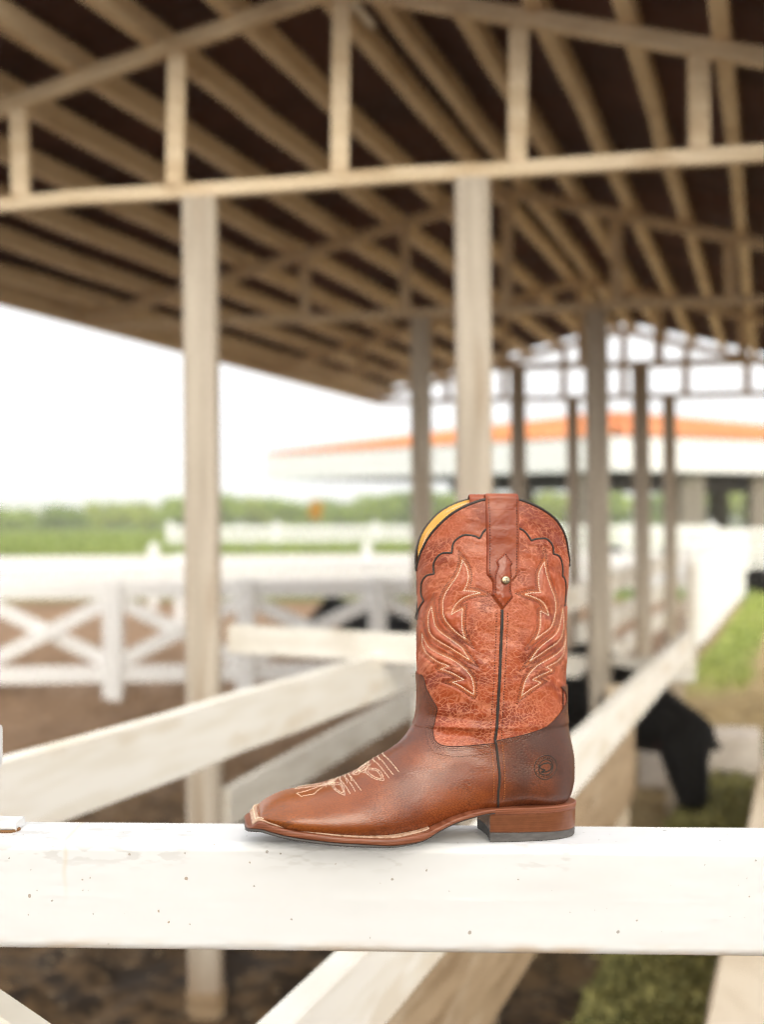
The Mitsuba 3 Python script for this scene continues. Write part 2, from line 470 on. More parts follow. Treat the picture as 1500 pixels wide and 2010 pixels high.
def tree(u, y, top_v, width_px, mat_i, label):
    x = (u - U0) / F_PX * y
    z0 = float(terrain(x, y))
    h = 1.55 - (top_v - HORIZON) / F_PX * y - z0
    w = width_px / F_PX * y
    k = thing('tree', label, 'tree', 'far trees along the field edge')
    tr = [tube(np.array([[x, y, z0 - .1], [x + .04 * w, y, z0 + .25 * h], [x - .03 * w, y, z0 + .6 * h]]), np.array([.045, .035, .015]) * h, 7)]
    for i in range(4):
        a = rng.uniform(0, 6.28)
        tr.append(tube(np.array([[x, y, z0 + (.22 + .08 * i) * h], [x + .25 * w * math.cos(a), y + .25 * w * math.sin(a), z0 + (.5 + .08 * i) * h]]), np.array([.018, .006]) * h, 5))
    obj('trunk', cat_mesh(tr), 'bark', k)
    cs, rs = [], []
    for i in range(11):
        a, rr = rng.uniform(0, 6.28), rng.uniform(0, .36)
        zz = rng.uniform(.22, .80)
        cs.append((x + rr * w * math.cos(a), y + rr * w * math.sin(a), z0 + zz * h))
        r0 = rng.uniform(.16, .27)
        rs.append((r0 * w, r0 * w, min(r0 * 1.0 * h, (1.0 - zz) * h)))
    obj('crown', leaf_cloud(cs, rs, 1500, .038 * w + .10), f'foliage_{mat_i}', k)


specs = [(-60, 240, 1000, 150, 0), (25, 235, 997, 130, 0), (118, 225, 990, 120, 2), (205, 250, 985, 170, 1), (290, 240, 978, 150, 1), (355, 228, 973, 130, 0), (440, 240, 970, 150, 0), (505, 252, 974, 140, 1),
         (575, 236, 976, 150, 0), (655, 246, 978, 150, 2), (720, 232, 970, 130, 0), (790, 240, 960, 150, 2), (880, 250, 965, 170, 0), (985, 236, 968, 160, 0), (1085, 246, 965, 170, 1),
         (1190, 240, 960, 170, 0), (1290, 235, 962, 150, 2), (1390, 250, 958, 170, 0), (1490, 240, 960, 160, 1)]
words = ['at the far left edge of the field, cut by the frame', 'next to the leftmost one behind the field', 'darker and denser, third from the far left behind the field', 'broad and yellowish, fourth from the far left',
         'pale and rounded, just before the nearest shed post', 'beside the nearest shed post, on its far side', 'just past the nearest shed post, behind the field', 'small, second past the nearest shed post',
         'left of the orange sign behind the field', 'dark, right behind the orange sign', 'in the gap under the left end of the tiled roof', 'dark, under the left part of the tiled roof',
         'seen behind the second shed post', 'seen above the boot between the shed posts', 'yellowish, seen between the boot and the third post', 'seen through the open pavilion near its corner column',
         'dark, seen through the open pavilion right of its corner', 'seen through the pavilion near the thin far posts', 'at the right edge, seen through the pavilion']
for s, wd in zip(specs, words):
    tree(*s, 'leafy green tree ' + wd)

# ------------------------------------------------------------------ open shed with a truss roof
SA = unit([760 / F_PX, 1.0, 0]); SC = np.array([SA[1], -SA[0], 0])       # along the ridge, across it
S0 = np.array([-.135, 4.14, 0])
APEX_Z, CH_Z = 3.13, 2.545
SL_L, SL_R = .238, .265
L_TRUSS, L_NEAR, L_FAR, HALF = 2.8, -.75, 8.75, 2.3


def sp(q_, l, z):
    return S0 + SC * q_ + SA * l + np.array([0, 0, z])


def ztop(q_):
    return APEX_Z + (SL_L * q_ if q_ < 0 else -SL_R * q_)


shed = thing('open_shed', 'long low open-sided cattle shed with tan trusses, purlins and a dark brown sheet roof', 'shed')
# roof: corrugated sheets running down the slope, one per bay and slope
for side in (-1, 1):
    ls = np.arange(L_NEAR, L_FAR + .001, .019)
    qs = np.linspace(0, side * (HALF + .16), 5)
    wave = .008 * np.sin(ls / .076 * 2 * np.pi)
    V = []
    for qv in qs:
        z = ztop(qv) + .138
        V.append([sp(qv, l, z + w_) for l, w_ in zip(ls, wave)])
    V = np.array(V)
    V2 = V + [0, 0, .006]
    a, b = V.shape[:2]
    i_, j_ = np.meshgrid(np.arange(a - 1), np.arange(b - 1), indexing='ij')
    Q = np.stack([i_ * b + j_, (i_ + 1) * b + j_, (i_ + 1) * b + j_ + 1, i_ * b + j_ + 1], -1).reshape(-1, 4)
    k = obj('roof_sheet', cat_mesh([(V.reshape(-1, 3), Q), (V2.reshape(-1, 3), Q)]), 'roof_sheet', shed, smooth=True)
    # fascia board along the eave
    qe = side * (HALF + .12)
    obj('eave_board', beam(sp(qe, L_NEAR, ztop(qe) + .072), sp(qe, L_FAR, ztop(qe) + .072), .022, .14), 'tan_beam', shed)
for side in (-1, 1):
    k0 = .085 if side < 0 else .07
    for i in range(9):
        qv = side * (k0 + i * (.272 if side < 0 else .268))
        cut = rng.uniform(-.15, .15)
        zc = ztop(qv) + .038 + .043
        dn = unit(np.array([0, 0, 1]) + SC * (SL_L if qv < 0 else -SL_R) * -1.0 * (-1 if qv < 0 else -1) * 0)
        obj('purlin', beam(sp(qv, L_NEAR, zc), sp(qv, L_FAR + .03, zc), .050, .086, jitter=.0025), 'tan_beam', shed)
obj('ridge_pipe', tube(np.array([sp(-.005, L_NEAR, APEX_Z + .015), sp(.0, -.4, APEX_Z + .02), sp(.005, .35, APEX_Z + .015)]), .014, 10), 'white_fence', shed, smooth=40)
for t_i in range(4):
    l = t_i * L_TRUSS
    tr = num(f'{shed}__truss')
    labels[tr] = {}
    obj('bottom_chord', beam(sp(-HALF, l, CH_Z), sp(HALF, l, CH_Z), .045, .046, jitter=.003), 'tan_beam', tr)
    for side in (-1, 1):
        qe = side * (HALF + .08)
        obj('top_chord', beam(sp(0, l, APEX_Z + .012), sp(qe, l, ztop(qe) + .012), .045, .054, jitter=.002), 'tan_beam', tr)
    for s_i in range(-3, 4):
        qv = s_i * .545
        qv = qv + rng.uniform(-.012, .012)
        top = ztop(qv) - .016
        if top - CH_Z > .1:
            obj('strut', beam(sp(qv, l + .003, CH_Z + .024), sp(qv + rng.uniform(-.01, .01), l + .003, top), .056, .05), 'tan_beam', tr)
    for qv, du in ((-.437, -.020), (.437 + (.035 if t_i == 1 else 0), -.018 if t_i == 0 else -.03)):
        lean = du
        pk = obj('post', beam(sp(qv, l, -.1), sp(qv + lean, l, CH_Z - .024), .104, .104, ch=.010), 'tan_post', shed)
        obj('footing', beam(sp(qv, l, -.12), sp(qv, l, .05 + rng.uniform(-.02, .01)), .118, .118, ch=.02, jitter=.004), 'brown_board', pk)

# ------------------------------------------------------------------ fences of the feed lane
GD = np.array([.321, 1.0, 0])            # the lane's direction per metre of depth


def gp(L, y, z):
    return np.array([L + .321 * y, y, z])


bf = thing('board_fence', 'cream painted board fence running behind the boot into the shed', 'fence')
obj('board', beam(gp(-1.36, 1.5, 1.072), gp(-1.36, 4.86, 1.012), .034, .140, jitter=.0015), 'white_board', bf)
obj('board', beam(gp(-1.36, 4.88, 1.035), gp(-1.36, 9.2, 1.045), .034, .140, jitter=.0015), 'white_board', bf)
obj('board', beam(gp(-1.36, 9.22, 1.045), gp(-1.36, 13.4, 1.045), .034, .140, jitter=.0015), 'grey_board', bf)
obj('board', beam(gp(-1.36, 7.75, .80), gp(-1.36, 10.6, .80), .034, .140, jitter=.0015), 'grey_board', bf)
obj('board', beam(gp(-1.36, 10.62, .80), gp(-1.36, 13.4, .80), .034, .140, jitter=.0015), 'grey_board', bf)
obj('board', beam(gp(-1.36, 7.75, .56), gp(-1.36, 13.4, .56), .034, .140, jitter=.0015), 'grey_board', bf)
for y in (1.45, 4.87, 9.21):
    obj('post', beam(gp(-1.415, y, -.1), gp(-1.415, y, 1.10), .07, .07), 'white_board', bf)
pf = thing('rail_between_posts', 'grey weathered rail nailed between the shed posts, low behind the boot', 'rail')
obj('board', beam(sp(-.395, .05, .590), sp(-.395, 2.78, .605), .032, .13, jitter=.001), 'grey_board', pf)
obj('board', beam(sp(-.395, 2.83, .6), sp(-.395, 5.58, .6), .032, .13), 'grey_board', pf)
cr = thing('cross_rail', 'grey horizontal board spanning from the nearest shed post to the second one', 'rail')
obj('board', beam(sp(-.39, .075, 1.128), sp(.44, .075, 1.108), .032, .092, jitter=.001), 'grey_board', cr)
cr2 = thing('cross_rail', 'pale horizontal board fixed to the third shed post behind the black cow', 'rail')
obj('board', beam(sp(-.40, 2.87, .745), sp(.92, 2.87, .745), .03, .11), 'white_board', cr2)
fr = thing('feed_rail_fence', 'pale heavy rail over the feed lane with a brown board beneath it', 'fence')
obj('top_rail', beam(gp(-.66, 1.38, .852), gp(-.66, 5.0, .850), .045, .140, jitter=.001), 'white_board', fr)
obj('top_rail', beam(gp(-.66, 5.02, .850), gp(-.66, 6.95, .842), .045, .140, jitter=.001), 'white_board', fr)
obj('lower_board', beam(gp(-.672, 1.38, .635), gp(-.672, 4.86, .64), .04, .262, jitter=.001), 'brown_board', fr)
for y in (1.42, 4.92, 7.0):
    obj('post', beam(gp(-.725, y, -.1), gp(-.725, y, .9), .08, .08), 'trough_top', fr)
tw = thing('trough_wall', 'low beige concrete trough wall at the right edge below the rail', 'wall')
prof = np.array([(-.198, -.1), (-.198, .63), (-.185, .65), (.06, .65), (.075, .63), (.075, -.1)])
V = []
ys = np.linspace(1.35, 6.2, 30)
for y in ys:
    for L, z in prof:
        V.append(gp(L + rng.normal(0, .0015), y, z + (rng.normal(0, .0012) if z > 0 else 0)))
V = np.array(V); F = []
for i in range(len(ys) - 1):
    for j in range(5):
        a = i * 6 + j
        F += [(a, a + 1, a + 7), (a, a + 7, a + 6)]
F += [(0, 2, 1), (0, 3, 2), (0, 4, 3), (0, 5, 4)]
e = (len(ys) - 1) * 6
F += [(e, e + 1, e + 2), (e, e + 2, e + 3), (e, e + 3, e + 4), (e, e + 4, e + 5)]
obj('coping', (V, np.array(F)), 'trough_top', tw, smooth=30)
cb = thing('concrete_block', 'pale pinkish concrete block lying across the feed lane behind the cow head', 'block')
obj('slab', beam(gp(-.98, 7.55, .155), gp(-.30, 7.40, .165), .30, .31, ch=.02, jitter=.004), 'concrete', cb)

ww = thing('white_board_wall', 'bright white plank wall along the lane in the distance', 'wall')
for i in range(24):
    y0 = 13.6 + i * .52
    p0, p1 = gp(-1.30, y0, .52), gp(-1.30, y0 + .505, .52)
    obj('plank', beam(p0, p1, .03, 1.10 + rng.uniform(-.01, .01)), 'white_fence', ww)
obj('cap', beam(gp(-1.30, 13.55, 1.11), gp(-1.30, 26.1, 1.11), .07, .05), 'white_fence', ww)
pkf = thing('picket_fence', 'short weathered picket fence ending against the bright white plank wall', 'fence')
for i in range(13):
    y = 11.95 + i * .14
    obj('picket', beam(gp(-1.10 - i * .012, y, -.02), gp(-1.10 - i * .012, y, .98 + rng.uniform(-.02, .02)), .08, .022), 'white_board', pkf)

# ------------------------------------------------------------------ green feed in the lane
n = 9000
y = rng.uniform(2.6, 8.2, n)
L = rng.uniform(-.645, -.205, n)
hh = .12 + .06 * meshkit.fbm(np.stack([L * 6, y * 2.2, y * 0], 1), 3, 8) - .5 * (L + .43) ** 2
hh = np.where(y > 6.6, hh * .55, hh)
V, F = blades(L + .321 * y, y, hh + rng.uniform(-.05, .03, n), rng.uniform(.015, .05, n), rng.uniform(.008, .03, n), 1.9)
V2, F2 = [], []
gl, gyy = np.linspace(-.68, -.16, 24), np.linspace(2.4, 8.3, 110)
A, B = np.meshgrid(gl, gyy, indexing='ij')
H = .08 + .065 * meshkit.fbm(np.stack([A * 6, B * 2.2, B * 0], -1), 3, 8) + .05 * meshkit.noise(np.stack([A * 22, B * 22, B * 0], -1), 4) - .5 * (A + .43) ** 2
H = np.where(B > 6.6, H * .55, H)
MV = np.stack([A + .321 * B, B, H], -1).reshape(-1, 3)
i_, j_ = np.meshgrid(np.arange(23), np.arange(109), indexing='ij')
MQ = np.stack([i_ * 110 + j_, (i_ + 1) * 110 + j_, (i_ + 1) * 110 + j_ + 1, i_ * 110 + j_ + 1], -1).reshape(-1, 4)
stuff('feed_heap', (MV, MQ), 'feed', 'olive heap of chopped green feed in the lane under the cow muzzle', 'feed', smooth=True)
stuff('feed_heap__leaf_bits', (V, F), 'feed_green')

# ------------------------------------------------------------------ cows
def hull_chain(bones, edge=.02, iters=12):
    out = m3.Manifold()
    for (p, r), (p2, r2) in bones:
        a = m3.Manifold.sphere(r, 20).translate(list(map(float, p)))
        b = m3.Manifold.sphere(r2, 20).translate(list(map(float, p2)))
        out = out + m3.Manifold.batch_hull([a, b])
    out = out.refine_to_length(edge)
    me = out.to_mesh()
    t = trimesh.Trimesh(me.vert_properties[:, :3], me.tri_verts, process=True)
    trimesh.smoothing.filter_taubin(t, iterations=iters)
    return t


def flat_ear(base, tip, r):
    base, tip = np.asarray(base, float), np.asarray(tip, float)
    s = trimesh.creation.icosphere(2, 1.0)
    d = unit(tip - base); a = unit(np.cross(d, [.3, .9, .2])); b = np.cross(d, a)
    L_ = np.linalg.norm(tip - base) / 2
    v = s.vertices
    w = np.sqrt(np.clip(1 - v[:, 0] ** 2, 0, 1))
    v = (base + tip) / 2 + np.outer(v[:, 0] * L_, d) + np.outer(v[:, 1] * r * (1 - .35 * v[:, 0]), b) + np.outer(v[:, 2] * r * .28, a)
    return v, s.faces


COW = dict(rump=((-.52, 0, .70), .19), hip=((-.36, 0, .72), .225), belly=((0, 0, .64), .255), chest=((.33, 0, .64), .235), wither=((.38, 0, .76), .16),
           neck=((.62, 0, .84), .13), poll=((.80, 0, .93), .095), cheek=((.86, 0, .855), .098), muzzle=((1.03, 0, .74), .062))
LINKS = [('rump', 'hip'), ('hip', 'belly'), ('belly', 'chest'), ('chest', 'wither'), ('wither', 'neck'), ('chest', 'neck'), ('neck', 'poll'), ('poll', 'cheek'), ('cheek', 'muzzle')]


def cow(label, loc, heading, joints=None, lying=False, scale=1.0, legs=True, local=True, tagged=False):
    J = dict(COW)
    if joints:
        J.update(joints)
    k = thing('cow', label, 'cow')
    bones = [(J[a], J[b]) for a, b in LINKS]
    if legs and not lying:
        for s in (-1, 1):
            fx = J['chest'][0][0] + .05
            bones += [(((fx, s * .12, .55), .105), ((fx + .01, s * .13, .32), .055)), (((fx + .01, s * .13, .32), .052), ((fx - .01, s * .13, .10), .036)), (((fx - .01, s * .13, .10), .038), ((fx + .03, s * .13, .03), .045))]
            bones += [(((-.42, s * .11, .60), .15), ((-.36, s * .13, .42), .08)), (((-.36, s * .13, .42), .07), ((-.53, s * .13, .30), .048)), (((-.53, s * .13, .30), .044), ((-.50, s * .13, .09), .036)), (((-.50, s * .13, .09), .038), ((-.46, s * .13, .03), .045))]
        bones += [(((-.68, 0, .74), .035), ((-.74, 0, .55), .02)), (((-.74, 0, .55), .02), ((-.73, 0, .30), .018)), (((-.73, 0, .30), .02), ((-.73, 0, .20), .035))]
    if lying:
        for s in (-1, 1):
            bones += [(((.30, s * .17, .52), .09), ((.50, s * .24, .46), .055)), (((.50, s * .24, .46), .05), ((.28, s * .28, .43), .04)), (((-.40, s * .20, .55), .14), ((-.12, s * .31, .47), .08)), (((-.12, s * .31, .47), .05), ((-.42, s * .34, .43), .04))]
    t = hull_chain(bones, .03)
    c, sn = math.cos(heading), math.sin(heading)
    R = np.array([[c, -sn, 0], [sn, c, 0], [0, 0, 1]]) * scale
    off = np.asarray(loc, float) - ([0, 0, .39 * scale] if lying else [0, 0, 0])
    mv = lambda v: np.asarray(v) @ R.T + off
    obj('body', (mv(t.vertices), t.faces), 'cow_black', k, smooth=True)
    po, mu = np.array(J['poll'][0]), np.array(J['muzzle'][0])
    fd = unit(mu - po); sd = unit(np.cross(fd, [0, 0, 1.0])) if abs(fd[2]) < .97 else np.array([0, 1.0, 0])
    upd = np.cross(sd, fd)
    for s in (-1, 1):
        b = po + sd * s * .075
        v, f = flat_ear(b - sd * s * .02, b + sd * s * .075 + fd * .06 - upd * .03, .045)
        ek = obj('ear', (mv(v), f), 'cow_black', k, smooth=True)
        if tagged and s > 0:
            tv, tf = beam(b + sd * s * .09 + upd * .02 + [0, 0, -.01], b + sd * s * .09 + upd * .02 + [0, 0, -.07], .05, .012)
            obj('tag', (mv(tv), tf), 'ear_tag', ek)
    s = trimesh.creation.icosphere(2, 1.0)
    v = mu + fd * .03 + np.outer(s.vertices[:, 0] * .042, fd) + np.outer(s.vertices[:, 1] * .056, sd) + np.outer(s.vertices[:, 2] * .050, upd)
    obj('muzzle', (mv(v), s.faces), 'cow_muzzle', k, smooth=True)
    for sg in (-1, 1):
        e_ = po + fd * .10 + sd * sg * .078 + upd * .025
        obj('eye', (mv(e_ + s.vertices * .014), s.faces), 'black_cord', k, smooth=True)
    return k


# the feeding cow: its body behind the third post, neck under the rail, head down at the feed
hd = math.atan2(6.95 - 7.55, 1.10 - .45)
bx_, by_ = .84, 7.16
ch, sh = math.cos(hd), math.sin(hd)


def to_cow(p, s=.9):
    d = np.array(p) - [bx_, by_, 0]
    return (np.array([d[0] * ch + d[1] * sh, -d[0] * sh + d[1] * ch, d[2]]) / s)


cow('black cow with lowered head eating green feed under the rail, behind the boot heel', (bx_, by_, 0), hd,
    joints=dict(neck=(tuple(to_cow((1.24, 6.74, .545))), .215), poll=(tuple(to_cow((1.475, 6.42, .460))), .125), cheek=(tuple(to_cow((1.425, 6.36, .40))), .130), muzzle=(tuple(to_cow((1.435, 6.22, .200))), .080),
                wither=((.34, 0, .78), .17)), scale=.9, tagged=True)
cow('black cow lying in the corral behind the grey cross rail, left of the boot', (.16, 13.6, 0), 2.6, lying=True, scale=1.0)
cow('black cow lying on the lane at the right edge beyond the white plank wall', tuple(at_depth(1515, 1150, 25.0)[:2]) + (0,), .2, lying=True, scale=.8)
for u, yy_, hdg, lab in ((1240, 26.0, 1.9, 'small black cow standing far off behind the fence, left of the thin far posts'), (1304, 26.5, 1.2, 'small black cow standing far off between the two thin far posts'),
                         (1478, 36.0, 2.2, 'small black cow standing far off at the right edge near the pavilion')):
    pp = at_depth(u, 1000, yy_)
    cow(lab, (pp[0], pp[1], float(terrain(0, yy_)) - (.30 if yy_ > 30 else 0)), hdg, scale=.86)

# ------------------------------------------------------------------ corral fences
xf = thing('crossbuck_fence', 'white corral fence with crossed braces between its posts, behind the nearest shed post', 'fence')
us = [-298, -38, 222, 482, 742, 1002]
pts = []
for i, u in enumerate(us):
    yv = 10.75 + .12 * i
    pts.append(np.array([(u - U0) / F_PX * yv, yv, 0]))
for p in pts:
    obj('post', beam(p + [0, 0, -.06], p + [0, 0, .96], .15, .15, ch=.012), 'white_fence', xf)
for a, b in zip(pts[:-1], pts[1:]):
    d = unit(b - a); a2, b2 = a + d * .078, b - d * .078
    obj('rail', beam(a2 + [0, 0, .19], b2 + [0, 0, .19], .05, .135), 'white_fence', xf)
    obj('rail', beam(a2 + [0, 0, .875], b2 + [0, 0, .875], .05, .135), 'white_fence', xf)
    nrm = np.array([-d[1], d[0], 0])
    obj('brace', beam(a2 + [0, 0, .305] - nrm * .022, b2 + [0, 0, .76] - nrm * .022, .04, .115), 'white_fence', xf)
    obj('brace', beam(a2 + [0, 0, .76] + nrm * .022, b2 + [0, 0, .305] + nrm * .022, .04, .115), 'white_fence', xf)


def board_fence(name, label, p0, p1, npanel, zs, wid, post_h, post_w, pointed=True):
    k = thing(name, label, 'fence', None)
    p0, p1 = np.asarray(p0, float), np.asarray(p1, float)
    d = unit(p1 - p0)
    for i in range(npanel + 1):
        p = p0 + (p1 - p0) * i / npanel
        z0 = float(terrain(p[0], p[1]))
        p = p + [0, 0, z0]
        v, f = beam(p + [0, 0, -.1], p + [0, 0, post_h], post_w, post_w, ch=.015)
        if pointed:
            cone = trimesh.creation.cone(radius=post_w * .78, height=.12, sections=4)
            cone.apply_translation(p + [0, 0, post_h])
            v, f = cat_mesh([(v, f), (cone.vertices, cone.faces)])
        obj('post', (v, f), 'white_fence', k)
        if i < npanel:
            b = p0 + (p1 - p0) * (i + 1) / npanel
            b = b + [0, 0, float(terrain(b[0], b[1]))]
            for z in zs:
                obj('board', beam(p + [0, 0, z] - np.array([-d[1], d[0], 0]) * (post_w / 2 + .02), b - d * .008 + [0, 0, z] - np.array([-d[1], d[0], 0]) * (post_w / 2 + .02), .03, wid), 'white_fence', k)
    return k


board_fence('white_board_fence', 'long bright white board fence with pointed posts across the back of the corral', (-7.0, 20.4, 0), (6.5, 24.5, 0), 4, (.24, .40, .56, .72), .145, .90, .14)
board_fence('white_board_fence', 'second white board fence farther back, just in front of the green crop', (-5.0, 31.8, 0), (9.5, 39.0, 0), 6, (.50, .72, .94, 1.16), .16, 1.25, .14)
board_fence('white_board_fence', 'faint white board fence inside the corral, between the crossed braces and the long white fence', (-4.9, 16.6, 0), (4.5, 18.2, 0), 4, (.62, .80), .12, .86, .12)
board_fence('white_board_fence', 'white board fence far off in front of the tiled pavilion, right of the boot', (5.2, 29.0, 0), (14.0, 33.5, 0), 4, (.35, .6, .85, 1.1), .17, 1.2, .14)

# ------------------------------------------------------------------ pavilion with a tiled roof
pav = thing('pavilion', 'long open pavilion with an orange tiled roof and a broad white fascia in the distance', 'building')
KC, KL, KR, KB = np.array([6.94, 40, 0]), np.array([-4.6, 54.5, 0]), np.array([21, 48.2, 0]), np.array([10.5, 64, 0])
AP = np.array([8.45, 49.0, 5.02])
ZF0, ZF1 = 2.62, 3.62
rs_ = []
for a, b in ((KL, KC), (KC, KR), (KR, KB), (KB, KL)):
    nseg = int(np.linalg.norm(b - a) / .26)
    for i in range(nseg):
        # one barrel row from eave to hip
        rowV = []
        for j, t in enumerate((i / nseg, (i + .5) / nseg, (i + 1) / nseg)):
            eave = a + (b - a) * t + [0, 0, ZF1 + .03]
            out = unit(((a + b) / 2 - AP) * [1, 1, 0]) * .15
            m_ = .09 if j == 1 else 0
            rowV.append((eave + out + [0, 0, m_], AP + (eave - AP) * .5 + [0, 0, m_], AP + (eave - AP) * .03 + [0, 0, m_ * .2]))
        V = np.array(rowV).reshape(-1, 3)
        F = []
        for c_ in range(2):
            for r_ in range(2):
                o = c_ * 3 + r_
                F += [(o, o + 3, o + 4), (o, o + 4, o + 1)]
        rs_.append((V, np.array(F)))
obj('tiled_roof', cat_mesh(rs_), 'tile', pav)
labels[f'{pav}__tiled_roof'] = {'kind': 'stuff'}
for a, b in ((KL, KC), (KC, KR), (KR, KB), (KB, KL)):
    obj('fascia', beam(a + [0, 0, (ZF0 + ZF1) / 2], b + [0, 0, (ZF0 + ZF1) / 2], .3, ZF1 - ZF0), 'white_wall', pav)
cen = (KL + KC + KR + KB) / 4
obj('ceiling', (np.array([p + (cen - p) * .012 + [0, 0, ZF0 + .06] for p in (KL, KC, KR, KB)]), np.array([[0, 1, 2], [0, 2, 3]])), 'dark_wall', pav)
for a, b, ts in ((KL, KC, (.66, .95)), (KC, KR, (.20, .40, .60, .80)), (KB, KL, (.1, .28)), (KR, KB, (.2, .6))):
    for t in ts:
        p = a + (b - a) * t
        p = p + (cen - p) * .07
        p[2] = 0
        obj('column', beam(p + [0, 0, -.8], p + [0, 0, ZF0 + .05], .75, .75), 'grey_wall', pav)
a, b = KB + (KL - KB) * .0, KB + (KL - KB) * 1.0
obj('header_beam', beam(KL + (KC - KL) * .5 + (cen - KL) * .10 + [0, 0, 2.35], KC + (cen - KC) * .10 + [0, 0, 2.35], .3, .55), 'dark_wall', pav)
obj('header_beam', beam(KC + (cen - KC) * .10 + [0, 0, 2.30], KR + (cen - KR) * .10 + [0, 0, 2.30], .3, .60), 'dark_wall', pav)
obj('wall', beam(KC + (KR - KC) * .62 + (cen - KC) * .2 + [0, 0, 1.0], KR + (cen - KR) * .12 + [0, 0, 1.0], .3, 3.4), 'grey_wall', pav)
sg = thing('orange_sign', 'tilted orange sign panel on a thin pole at the far edge of the crop', 'sign')
c0 = at_depth(620, 1001, 60.0)
obj('panel', beam(c0 + [-.09, 0, -.36], c0 + [.09, 0, .36], .03, .52, up=(1, 0, 0)), 'orange_paint', sg)
obj('pole', beam([c0[0] - .05, c0[1] + .05, terrain(0, 60.0) - .1], [c0[0], c0[1] + .05, c0[2] + .3], .06, .06), 'steel', sg)

# ------------------------------------------------------------------ the white gate that carries the boot
Z_RAIL = 1.261
gate = thing('gate', 'white painted gate of a square rail with chipped edges, carrying the boot', 'gate')


def round_bar(p0, p1, depth, height, r, nseg=60):
    p0, p1 = np.asarray(p0, float), np.asarray(p1, float)
    d = unit(p1 - p0); s = unit(np.cross(d, [0, 0, 1])); n_ = np.cross(s, d)
    ring = []
    for cx, cy, a0 in ((depth / 2 - r, height / 2 - r, 0), (-depth / 2 + r, height / 2 - r, 90), (-depth / 2 + r, -height / 2 + r, 180), (depth / 2 - r, -height / 2 + r, 270)):
        for a in np.linspace(a0, a0 + 90, 7):
            ring.append((cx + r * math.cos(math.radians(a)), cy + r * math.sin(math.radians(a))))
    m = len(ring)
    V = [p0 + (p1 - p0) * i / nseg + s * x + n_ * y_ for i in range(nseg + 1) for x, y_ in ring]
    F = []
    for i in range(nseg):
        for j in range(m):
            j2 = (j + 1) % m
            F += [(i * m + j, i * m + j2, (i + 1) * m + j2, (i + 1) * m + j)]
    F = np.array(F)
    F = np.vstack([F[:, [0, 1, 2]], F[:, [0, 2, 3]]])
    V.append(p0); V.append(p1)
    e = nseg * m
    F = np.vstack([F, [(len(V) - 2, (j + 1) % m, j) for j in range(m)], [(len(V) - 1, e + j, e + (j + 1) % m) for j in range(m)]])
    t = trimesh.Trimesh(np.array(V), F, process=False)
    t.fix_normals()
    return np.array(t.vertices), np.array(t.faces)


RAIL_DEPTH, RAIL_H, RAIL_R = .078, .0945, .0085
gate_dir = unit([1, -.035, 0])
FRONT_Y = 1.157                                          # depth of the rail's front face at x = 0
mid = np.array([0, FRONT_Y + RAIL_DEPTH / 2, Z_RAIL - RAIL_H / 2])
obj('top_rail', round_bar(mid - gate_dir * 1.15, mid + gate_dir * 1.15, RAIL_DEPTH, RAIL_H, RAIL_R), 'white_rail', gate, smooth=40)
# brace: its upper edge shows at the lower left
b0 = at_depth(-150, 1838, 1.235); b1 = at_depth(330, 2165, 1.225)
bd_ = unit(b1 - b0)
b0, b1 = b0 - bd_ * .02, b0 + bd_ * ((b0[2] - .44) / -bd_[2])
obj('brace', beam(b0 + [0, 0, -.064], b1 + [0, 0, -.064], .05, .085, jitter=.0006), 'weathered', gate)
lx = at_depth(-7.0, 1467, 1.17)
obj('latch_bar', round_bar(np.array([-1.10, 1.255, lx[2] + .004]), lx, .028, .037, .006, 6), 'white_rail', gate, smooth=40)
pz = at_depth(0, 1620, 1.215)
h0, h1 = np.array([at_depth(-60, 1600, 1.205)[0], 1.214, Z_RAIL + .0052]), np.array([at_depth(36, 1600, 1.205)[0], 1.212, Z_RAIL + .0048])
hk = obj('hinge_plate', beam(h0, h1, .026, .008, ch=.002), 'white_rail', gate)
obj('rust_seam', tube(np.array([[h0[0], 1.199, Z_RAIL + .001], [h1[0] - .004, 1.1975, Z_RAIL + .001], [h1[0] + .001, 1.206, Z_RAIL + .0018]]), .0015, 6), 'rust', hk)
for sx in (-1, 1):
    pp = mid + gate_dir * sx * 1.12
    obj('gate_post', beam([pp[0], pp[1] + .10, -.1], [pp[0], pp[1] + .10, 1.5], .11, .11), 'white_rail', gate)
obj('lower_rail', round_bar(mid - gate_dir * 1.15 + [0, 0, -.80], mid + gate_dir * 1.15 + [0, 0, -.80], .05, .07, .008, 20), 'white_rail', gate, smooth=40)

# ------------------------------------------------------------------ the boot
YAW = math.radians(8.0)
EX = np.array([math.cos(YAW), math.sin(YAW), 0]); EY = np.array([-math.sin(YAW), math.cos(YAW), 0]); EZ = np.array([0, 0, 1.0])
HW_HEEL = .0265
d = ray(962, 1653.5)
OB = CAM + d * ((Z_RAIL - CAM[2]) / d[2]) + EY * HW_HEEL       # the heel's inner bottom corner stands here, at X = 0


def loc(u, v, y=0.0):
    d = ray(u, v)
    t = (y - (CAM - OB) @ EY) / (d @ EY)
    P = CAM + d * t - OB
    return np.array([P @ EX, P[2]])


def W(p):
    p = np.asarray(p, float)
    return OB + p[..., 0:1] * EX + p[..., 1:2] * EY + p[..., 2:3] * EZ


